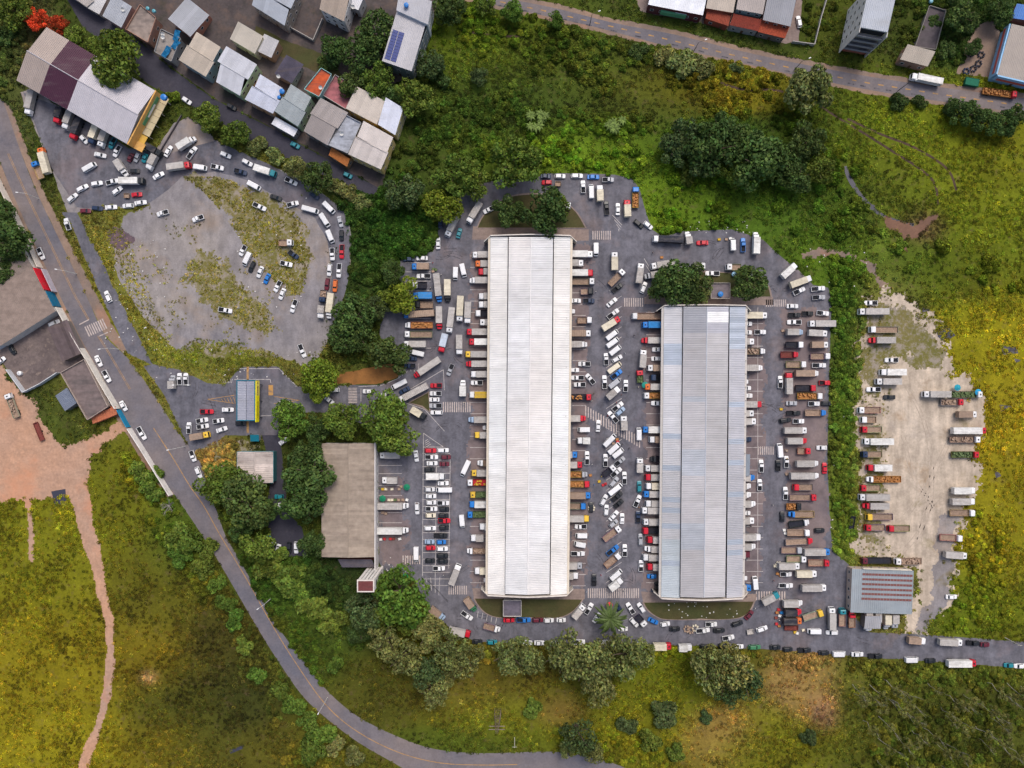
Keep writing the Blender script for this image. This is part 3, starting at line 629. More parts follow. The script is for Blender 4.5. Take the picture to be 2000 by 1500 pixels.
mb.quad(a, bb, bb + tl, a + tl).quad(bb + th, a + th, a + th + tl, bb + th + tl).quad(a + tl, bb + tl, bb + tl + th, a + tl + th).quad(a, a + tl, a + tl + th, a + th).quad(bb, bb + th, bb + th + tl, bb + tl)
mb.o('sign_board', M['plain'], s, lin(236, 222, 20))
mb = MB()
mb2 = MB().quad(a + (bb - a) * .015 + Vector((.02, 0, 0)), a + (bb - a) * .36 + Vector((.02, 0, 0)), a + (bb - a) * .36 + tl + Vector((.02, 0, 0)), a + (bb - a) * .015 + tl + Vector((.02, 0, 0)))
mb2.o('pale_panel', M['plain'], s, lin(232, 214, 100))
def glyph(t, w, lo, hi):
    p = a + (bb - a) * t; u = (bb - a).normalized() * w; n = Vector((.04, 0, .003))
    for (x0, x1, y0, y1) in random.choice([[(0, .25, 0, 1), (.25, 1, .8, 1), (.25, 1, .0, .2)], [(0, .25, 0, 1), (.75, 1, 0, 1), (.25, .75, .4, .6)], [(.38, .62, 0, 1), (0, .38, .8, 1), (.62, 1, .8, 1)], [(0, .25, 0, 1), (.25, 1, .8, 1), (.75, 1, 0, .8)]]):
        k = lambda x, y: p + u * x + tl * (lo + (hi - lo) * y) + n
        mb.quad(k(x0, y0), k(x1, y0), k(x1, y1), k(x0, y1))
for i in range(11): glyph(.13 + i * .021, .26, .35, .75)
for i in range(18): glyph(.5 + i * .0225, .28, .3, .62)
glyph(.04, .6, .3, .8)
mb.o('lettering', M['plain'], s, lin(96, 62, 20))
for t in (.1, .5, .9):
    p = a.lerp(bb, t); MB().tube((p.x - .15, p.y, 0), (p.x - .15, p.y, 3.6), .14, .14, 8).o('post', M['frame'], s)
building('transformer_house', 'small flat concrete hut with a blue tank between two island trees', 'hut', [(1388,583),(1425,583),(1425,553),(1388,553)], 3.4, 'flat', 0, lin(128, 118, 122), lin(176, 168, 160), 'concrete', group=None)
building('pump_house', 'small flat concrete hut on the lawn island below the white hall', 'hut', [(983,1203),(1018,1203),(1018,1172),(983,1172)], 3.2, 'flat', 0, lin(110, 104, 116), lin(200, 194, 190), 'concrete')
def striped(t):
    return lin(150, 158, 164)
b_, L_ = building('canteen_shed', 'grey shed with six reddish tile strips across its roof by the dirt lot', 'shed', [(1661,1196),(1781,1200),(1783,1113),(1663,1110)], 4.2, 'mono', .6, lin(150, 158, 164), lin(196, 176, 160), 'roof', width=2.4)
A, B, Cc, D = L_; u = B - A; v = D + Vector((0, 0, .6)) - A
for k in range(6):
    t = .30 + k * .112; w = .05
    for j in range(16):
        u0 = .17 + j * .051
        n = u.cross(v).normalized() * .14
        p = [A + u * a_ + v * b_ + n for a_, b_ in ((u0, t), (u0 + .046, t), (u0 + .046, t + w), (u0, t + w))]
        MB().quad(*p).o('clay_tile', M['tile'], b_, lin(132, 88, 84))
wall_box(b_, D + Vector((4, .1, .35)), Cc + Vector((-1, .1, .35)), D.z - .2, D.z + 1.2, .3, lin(228, 218, 200), name='parapet')
# open annexes below the striped shed
building('lean_to', 'low pale canopy roof attached below the striped shed', 'canopy', [(1688,1228),(1720,1228),(1722,1203),(1690,1203)], 4.0, 'mono', .2, lin(160, 160, 164), lin(120, 112, 108), 'roof', wins=False)
building('side_canopy', 'narrow grey canopy on the side of the grey hall', 'canopy', [(1451,930),(1464,930),(1465,887),(1452,887)], 4.0, 'mono', .2, lin(140, 150, 162), lin(140, 136, 132), 'roof', wins=False)
building('guard_hut', 'tiny teal roofed hut tucked below the gate canopy', 'hut', [(489,862),(506,862),(506,849),(489,849)], 2.8, 'mono', .3, lin(16, 110, 130), lin(150, 150, 150), 'roof', wins=False, width=1.2)
building('tin_shed', 'dark roofed lean-to at the end of the brown roofed office', 'shed', [(668,1108),(734,1108),(734,1092),(660,1092)], 3.2, 'mono', .2, lin(92, 88, 98), lin(120, 60, 50), 'oldroof', wins=False)
# --- water tower beside the office: tall, so its top leans away from the picture centre
t_ = thing('water_tower', 'tall white concrete water tower with a red brick top tank', 'water tower', W(734, 1117, 0))
tb = t_.location.copy(); w2, d2, ht = 3.0, 2.1, 19.0
for sx in (-1, 1):
    for k in range(1): MB().box(-.5, -d2, 0, .5, d2, ht).o('side_slab', M['wall'], t_, lin(232, 226, 220), loc=(sx * (w2 - .5), 0, 0))
for k, x in enumerate((-1.25, 0, 1.25)):
    MB().box(-.42, -.2, 0, .42, .2, ht - .6).o('face_slab', M['wall'], t_, lin(236, 232, 226), loc=(x, d2 - .25, 0))
MB().box(-w2 + 1.02, -d2 + .2, 0, w2 - 1.02, d2 - .5, ht - 1.2).o('core', M['concrete'], t_, lin(96, 90, 92))
MB().box(-w2 - .15, -d2 - .15, ht + .003, w2 + .15, d2 + .15, ht + .7).o('top_rim', M['wall'], t_, lin(224, 214, 206))
MB().box(-w2 + .3, -d2 + .3, ht + .2, w2 - .3, d2 - .3, ht + .75).o('tank_cover', M['tile'], t_, lin(112, 62, 62))
for k in range(3): MB().box(-.08, -.9, 0, .08, .9, 1.6).o('opening', M['glass'], t_, loc=(w2 + .06, 0, 4 + k * 5))
# --- warehouse with the maroon band
def ware(t):
    return lin(168, 154, 146) if t < .21 else (lin(74, 40, 58) if t < .47 else lin(190, 186, 192))
b_, L_ = building('warehouse', 'large warehouse with beige, maroon and pale grey roof sections', 'warehouse', [(32,157),(248,281),(303,177),(91,53)], 7.5, 'gable', 2.6, lin(190, 186, 192), lin(176, 168, 158), 'roof', colf=ware, jit=.03, width=2.0)
f = thing('canopied_annexe', 'yellow and cream canopied front on the end of the maroon banded warehouse', 'shop front', W(283, 232))
fb = f.location.copy()
WA, WB = W(304, 177, 7.5), W(249, 282, 7.5); WA.z = WB.z = 0
fl = lambda p: Vector((p.x - fb.x, p.y - fb.y, 0)); ea = (WB - WA).normalized(); on = Vector((-ea.y, ea.x, 0))
if on.dot(Vector((1, .5, 0))) < 0: on = -on
wall_box(f, fl(WA) + on * .3, fl(WB) + on * .3, 0, 8.0, .5, lin(222, 172, 100), name='front_wall')
wall_box(f, fl(WA) + on * .7 + ea * 1.5, fl(WB) + on * .7 - ea * 9.5, 4.4, 6.2, .25, lin(84, 140, 98), 'plain', 'sign_board')
wall_box(f, fl(WA) + on * .9 + ea * 4.5, fl(WB) + on * .9 - ea * 13.0, 4.8, 5.8, .06, lin(218, 216, 218), 'plain', 'sign_panel')
def lay(a, b, d0, d1, z, th, col, name):
    P = [fl(WA) + (fl(WB) - fl(WA)) * a + on * d0, fl(WA) + (fl(WB) - fl(WA)) * b + on * d0, fl(WA) + (fl(WB) - fl(WA)) * b + on * d1, fl(WA) + (fl(WB) - fl(WA)) * a + on * d1]
    if (P[1] - P[0]).cross(P[2] - P[1]).z < 0: P.reverse()
    MB().prism([(p.x, p.y) for p in P], z - th, z).o(name, M['wall'], f, col)
for k in range(6): lay(k / 6 * .72, (k + .96) / 6 * .72, .6, 3.6, 3.6, .25, lin(206 - k * 2, 188 - k, 150), 'canopy_slab')
lay(.73, .86, .6, 3.2, 3.6, .25, lin(212, 172, 82), 'canopy_slab'); lay(.86, 1.0, .6, 4.2, 4.2, .3, lin(218, 168, 96), 'porch_roof')
for k in range(5): q = fl(WA) + (fl(WB) - fl(WA)) * (.05 + k * .22) + on * 3.2; MB().box(-.12, -.12, 0, .12, .12, 3.3).o('post', M['plain'], f, lin(190, 180, 160), loc=(q.x, q.y, 0))
def slab(par, base, q, z, th, mat, col, name):
    P = [W(x, y, z) - Vector((base.x, base.y, 0)) for x, y in q]
    if (P[1] - P[0]).cross(P[2] - P[1]).z < 0: P.reverse()
    return MB().prism([(p.x, p.y) for p in P], z - th, z).o(name, M[mat], par, col)
# --- row houses (roof corner pixels)
GH = 'row houses above the gravel lot'
def hs(label, q, h, roof, rcol, wcol, mat='roof', rise=.45, **k): return building('house', label, 'house', q, h, roof, rise, lin(*rcol), lin(*wcol), mat, group=GH, width=1.6, jit=.09, **k)
hs('house with a plain grey roof and pinkish side wall by the lane', [(200,31),(237,54),(258,12),(222,-9)], 6, 'mono', (170,174,182), (190,150,140))
hs('house with a beige roof at the upper end of the lane', [(118,-22),(170,14),(192,-12),(150,-46)], 5, 'gable', (184,176,170), (190,180,175))
hs('small white roofed house beside the beige roofed one', [(172,16),(194,28),(206,2),(188,-12)], 4.6, 'mono', (206,204,204), (200,190,180))
hs('unfinished flat roofed house littered with rubble', [(247,58),(290,84),(306,36),(275,10)], 5.5, 'flat', (150,136,128), (170,130,112), 'concrete')
hs('house with a grey roof and reddish battens on its lower edge', [(328,37),(372,72),(404,22),(366,-4)], 6, 'mono', (172,174,180), (178,120,100))
hs('flat roofed terrace house draped with blue tarpaulins', [(303,102),(336,121),(354,76),(316,58)], 5, 'flat', (150,142,136), (150,150,150), 'concrete')
hs('house with a wide beige roof beside the blue tarpaulin terrace', [(349,117),(402,150),(431,92),(384,62)], 7, 'gable', (186,174,160), (150,170,178))
hs('house with a light grey gabled roof and mint green side wall', [(422,160),(469,187),(502,126),(442,90)], 7, 'gable', (188,190,198), (190,214,170))
hs('back house with a cream corrugated roof', [(449,76),(498,105),(516,74),(466,43)], 6, 'mono', (186,178,166), (196,186,160))
hs('narrow white roofed annexe behind the cream roofed house', [(501,99),(530,113),(546,82),(517,67)], 5, 'mono', (188,186,188), (176,140,112))
hs('house with a bluish white gabled roof and orange terrace', [(478,194),(533,222),(552,172),(508,145)], 7, 'gable', (192,196,210), (196,150,110))
hs('dark slate roofed house set behind the row', [(536,144),(570,163),(588,125),(560,108)], 5, 'mono', (82,78,92), (150,146,140), 'oldroof')
hs('house with a greenish grey gabled roof', [(536,217),(582,247),(608,190),(568,164)], 7, 'gable', (152,160,164), (184,206,170))
hs('white awning roof on the lane front of the greenish roofed house', [(530,242),(574,267),(583,252),(538,228)], 4, 'mono', (226,226,232), (130,130,130), rise=.1)
hs('house with a bright orange flat tiled terrace', [(595,175),(624,190),(648,146),(628,134)], 5.5, 'flat', (196,90,54), (150,196,196), 'tile')
hs('roofless court house with a pink rubble floor', [(632,187),(676,214),(695,170),(655,147)], 3, 'flat', (176,110,116), (186,182,178), 'concrete')
hs('house with a large taupe roof facing the lane', [(593,256),(640,284),(680,220),(626,191)], 7, 'gable', (150,142,140), (120,116,112))
hs('house with a cream roof at the back corner of the row', [(676,212),(736,243),(753,198),(696,169)], 7, 'mono', (194,184,174), (206,172,92))
hs('house wing with a bluish white roof at the end of the row', [(738,243),(772,264),(790,211),(754,191)], 7.5, 'mono', (206,210,224), (206,190,140))
hs('house with a stained grey concrete deck roof', [(640,283),(680,300),(706,241),(670,222)], 6.5, 'flat', (168,172,182), (160,162,168), 'concrete')
hs('corner house with a ribbed cream roof and yellow side wall', [(680,301),(744,331),(768,268),(710,236)], 8, 'gable', (194,186,182), (222,196,130))
hs('orange clay tiled porch on the lane front of the corner house', [(642,303),(678,326),(689,306),(648,288)], 4, 'mono', (178,112,62), (150,120,90), 'tile', rise=.5)
hs('house with a bluish grey roof behind the back gardens', [(492,10),(556,50),(582,-14),(510,-50)], 7, 'gable', (160,166,176), (150,140,130))
hs('three storey house with a brown roof and white balconies', [(624,18),(672,42),(686,-6),(634,-26)], 9, 'mono', (156,142,130), (222,220,220), storeys=3)
hs('small house with a white cabin roof beside the brown roofed block', [(682,12),(700,20),(712,-6),(694,-14)], 6, 'mono', (206,206,210), (190,190,190))
b_, L_ = building('house', 'tall house with blue solar panels on its pale roof', 'house', [(746,119),(804,139),(836,50),(776,22)], 9, 'mono', .6, lin(184, 182, 186), lin(120, 130, 136), 'roof', storeys=3)
A, B, Cc, D = L_; u = B - A; v = D + Vector((0, 0, .6)) - A; nn = u.cross(v).normalized() * .22
for i in range(2):
    for j in range(10):
        u0, v0 = .06 + i * .2, .06 + j * .058
        p = [A + u * x + v * y + nn for x, y in ((u0, v0), (u0 + .18, v0), (u0 + .18, v0 + .052), (u0, v0 + .052))]
        q2 = [x - nn * .3 for x in p]
        mb = MB().quad(*p).quad(*q2[::-1])
        for e in range(4): mb.quad(q2[e], q2[(e + 1) % 4], p[(e + 1) % 4], p[e])
        mb.o('solar_panel', M['paint'], b_, lin(28, 50, 122))
building('house', 'upper block with a grey roof and white walls behind the solar panel house', 'house', [(774,20),(836,48),(843,0),(782,-24)], 11, 'mono', .4, lin(176, 176, 182), lin(214, 218, 224), 'roof', storeys=3)
# --- shops on the upper road
GS = 'shops along the upper road'
def sh(label, q, h, roof, rcol, wcol, mat='roof', rise=.7, **k): return building('shop', label, 'shop', q, h, roof, rise, lin(*rcol), lin(*wcol), mat, group=GS, **k)
sh('wide white roofed shop with a green sign over its doors', [(1266,9),(1373,30),(1388,-34),(1278,-52)], 6, 'gable', (228,230,236), (96,46,50))
sh('shop with a cream ribbed roof beside the white roofed shop', [(1379,16),(1432,25),(1444,-26),(1388,-34)], 6, 'mono', (176,164,152), (150,80,60))
sh('red clay tiled porch of the cream roofed shop', [(1378,36),(1423,51),(1431,26),(1381,17)], 4, 'mono', (152,76,58), (140,70,54), 'tile', rise=.6)
sh('shop with a taupe roof and white skylight stain', [(1438,18),(1490,28),(1502,-22),(1446,-30)], 6.5, 'mono', (164,154,150), (140,160,160))
sh('dark red tiled porch between the two other tiled porches', [(1425,49),(1481,61),(1489,39),(1432,28)], 4.2, 'mono', (132,60,48), (150,150,150), 'tile', rise=.6)
sh('shop with a slate grey roof beside the parked white car', [(1490,39),(1544,52),(1560,-16),(1502,-24)], 6.5, 'mono', (138,140,148), (150,80,60))
sh('bright orange red tiled porch of the slate roofed shop', [(1480,62),(1533,75),(1540,53),(1488,41)], 4, 'mono', (166,78,54), (120,110,106), 'tile', rise=.6)
f = thing('shop_sign', 'green and white sign board over the white roofed shop doors', 'sign', W(1316, 26)); fb = f.location.copy()
slab(f, fb, [(1291,17),(1342,26),(1340,32),(1291,23)], 4.2, 2.2, 'plain', lin(84, 150, 110), 'sign_board'); slab(f, fb, [(1320,21),(1342,25),(1341,29),(1319,25)], 4.26, .05, 'plain', lin(220, 226, 228), 'sign_panel')
b_, L_ = building('apartment_block', 'four storey white block with dark balcony bands and orange ground floor', 'apartment block', [(1680,53),(1734,63),(1752,-18),(1698,-30)], 17, 'mono', .4, lin(172, 178, 188), lin(226, 222, 218), 'roof', storeys=5)
A, B = L_[0], L_[1]; e = (B - A).normalized(); n = Vector((e.y, -e.x, 0))
for k in range(4):
    z = 3.6 + k * 3.3
    wall_box(b_, A + n * .9 + e * .2, B + n * .9 - e * .2, z - .2, z, 1.6, lin(150, 148, 150), 'concrete', 'balcony_floor')
    wall_box(b_, A + n * 1.6 + e * .2, B + n * 1.6 - e * .2, z, z + .9, .1, lin(150, 152, 160), 'wall', 'balcony_rail')
    wall_box(b_, A + n * -.1 + e * .6, B + n * -.1 - e * .6, z + .3, z + 2.6, .5, (.02, .02, .025), 'plain', 'balcony_opening')
wall_box(b_, A + n * .3 + e * .2, B + n * .3 - e * .2, .05, 2.9, .8, lin(190, 104, 84), 'wall', 'shop_wall')
for s_, p in ((-1, A), (1, B)): wall_box(b_, p - e * s_ * .05, p + n * 1.9 - e * s_ * .05, 0, 17.0, .22, lin(220, 216, 212), name='side_fin')
sh('beige roofed shed with a white gutter in front of the ruined floor', [(1758,116),(1812,130),(1826,101),(1771,88)], 4.6, 'mono', (170,160,148), (150,120,104))
sh('ruined roofless walls on a dark stained slab', [(1786,92),(1826,98),(1846,22),(1814,12)], 1.6, 'flat', (96,88,92), (140,136,130), 'concrete', wins=False)
b_, L_ = building('shop', 'taupe roofed shop with sky blue walls and red front beside the tyre yard', 'shop', [(1948,146),(2034,166),(2062,66),(1974,48)], 6, 'mono', .6, lin(164, 154, 146), lin(150, 196, 232), 'roof', group=GS)
A, B, Cc, D = L_
for a, c in ((A, D), (A, B)):
    e = (c - a).normalized(); n = Vector((-e.y, e.x, 0)) if c is D else Vector((e.y, -e.x, 0))
    wall_box(b_, a + n * .45, c + n * .45, 3.2, 6.4, .5, lin(150, 196, 232), 'wall', 'parapet'); wall_box(b_, a + n * .75 + e, c + n * .75 - e, 3.6, 4.9, .12, lin(190, 96, 84), 'plain', 'sign_band')
building('shed', 'blue roofed shed among the trees behind the tyre yard', 'shed', [(1975,35),(2040,45),(2050,18),(1985,8)], 4, 'mono', .4, lin(70, 120, 190), lin(120, 60, 50), 'roof', wins=False)
# --- depot on the town road
building('depot', 'wide taupe roofed depot behind the painted wall', 'depot', [(0,676),(108,608),(64,522),(-44,590)], 5, 'mono', .6, lin(146, 130, 121), lin(206, 202, 196), 'oldroof', jit=.03, wins=False)
building('depot_annexe', 'outer bay of the taupe roofed depot behind the roadside trees', 'depot', [(-44,590),(64,522),(40,478),(-68,546)], 5.4, 'mono', .4, lin(140, 126, 118), lin(206, 202, 196), 'oldroof', jit=.03, wins=False)
building('derelict_block', 'long derelict block with a dark stained slab roof against the painted wall', 'derelict building', [(172,820),(212,794),(166,702),(120,728)], 4.5, 'flat', 0, lin(124, 110, 108), lin(176, 160, 150), 'concrete')
building('burnt_shed', 'charred shed with dark corrugated sheets next to the depot', 'shed', [(122,706),(160,690),(126,624),(94,640)], 4, 'mono', .3, lin(100, 88, 90), lin(120, 112, 108), 'oldroof', wins=False, jit=.3, width=1.2)
building('storage_shed', 'small slate blue shed roof on the weedy plot', 'shed', [(108,773),(127,803),(151,790),(132,757)], 3.4, 'mono', .3, lin(118, 126, 142), lin(110, 110, 112), 'roof', wins=False)
building('brick_lean_to', 'broken orange brick lean-to at the end of the derelict block', 'lean-to', [(181,828),(229,809),(216,792),(178,812)], 3.0, 'mono', .2, lin(186, 112, 82), lin(180, 104, 76), 'tile', wins=False)
def wallrun(label, pts, h, col, th=.25, cols=None, cat='wall', name='boundary_wall'):
    o = thing(name, label, cat, W(*pts[0])); b = o.location.copy()
    for i, (p, q) in enumerate(zip(pts, pts[1:])): wall_box(o, W(*p) - b, W(*q) - b, 0, h + .004 * i, th, lin(*(cols[i] if cols else col)), name='wall_panel')
    return o
wallrun('weathered white wall running beside the trees along the town road', [(-34,280),(10,370),(37,424),(64,481),(84,524)], 3.6, (224,214,202))
wallrun('white wall strip patched with faded advertising past the depot', [(121,602),(142,640),(164,678),(186,714),(210,756),(235,798)], 4.2, (230,224,214))
wallrun('clean white wall running down to the field beside the dirt track', [(257,836),(285,880),(312,924),(338,966)], 3.6, (238,232,226))
wallrun('red painted advertising panel on the depot wall', [(83,527),(104,569)], 5.6, (214,36,54), cat='advertising wall', name='advertising_wall')
wallrun('pale grey poster panel standing in front of the red panel', [(91,527),(112,571)], 3.4, (190,182,192), cat='advertising wall', name='advertising_wall')
wallrun('teal painted advertising panel below the red panel', [(106,572),(120,600)], 5.2, (20,110,146), cat='advertising wall', name='advertising_wall')
wallrun('short blue painted gate panel between the white walls', [(236,800),(255,834)], 3.2, (36,136,176), cat='gate', name='gate_panel')
wallrun('white yard wall turning a corner beside the loading yard', [(20,722),(52,766),(84,750),(118,728)], 2.6, (206,208,212))
wallrun('white eave wall along the lower edge of the depot roof', [(2,682),(50,652),(90,628)], 5.0, (196,204,212))
wallrun('low concrete wall round the back garden plot', [(560,52),(614,82),(632,40)], 2.0, (176,170,164))
wallrun('white garden wall beside the parked white car', [(1545,84),(1588,90),(1600,40),(1612,0)], 1.8, (176,172,168))
wallrun('low stone retaining wall above the gravel lot', [(315,295),(345,245),(356,226)], 1.0, (96,90,92))

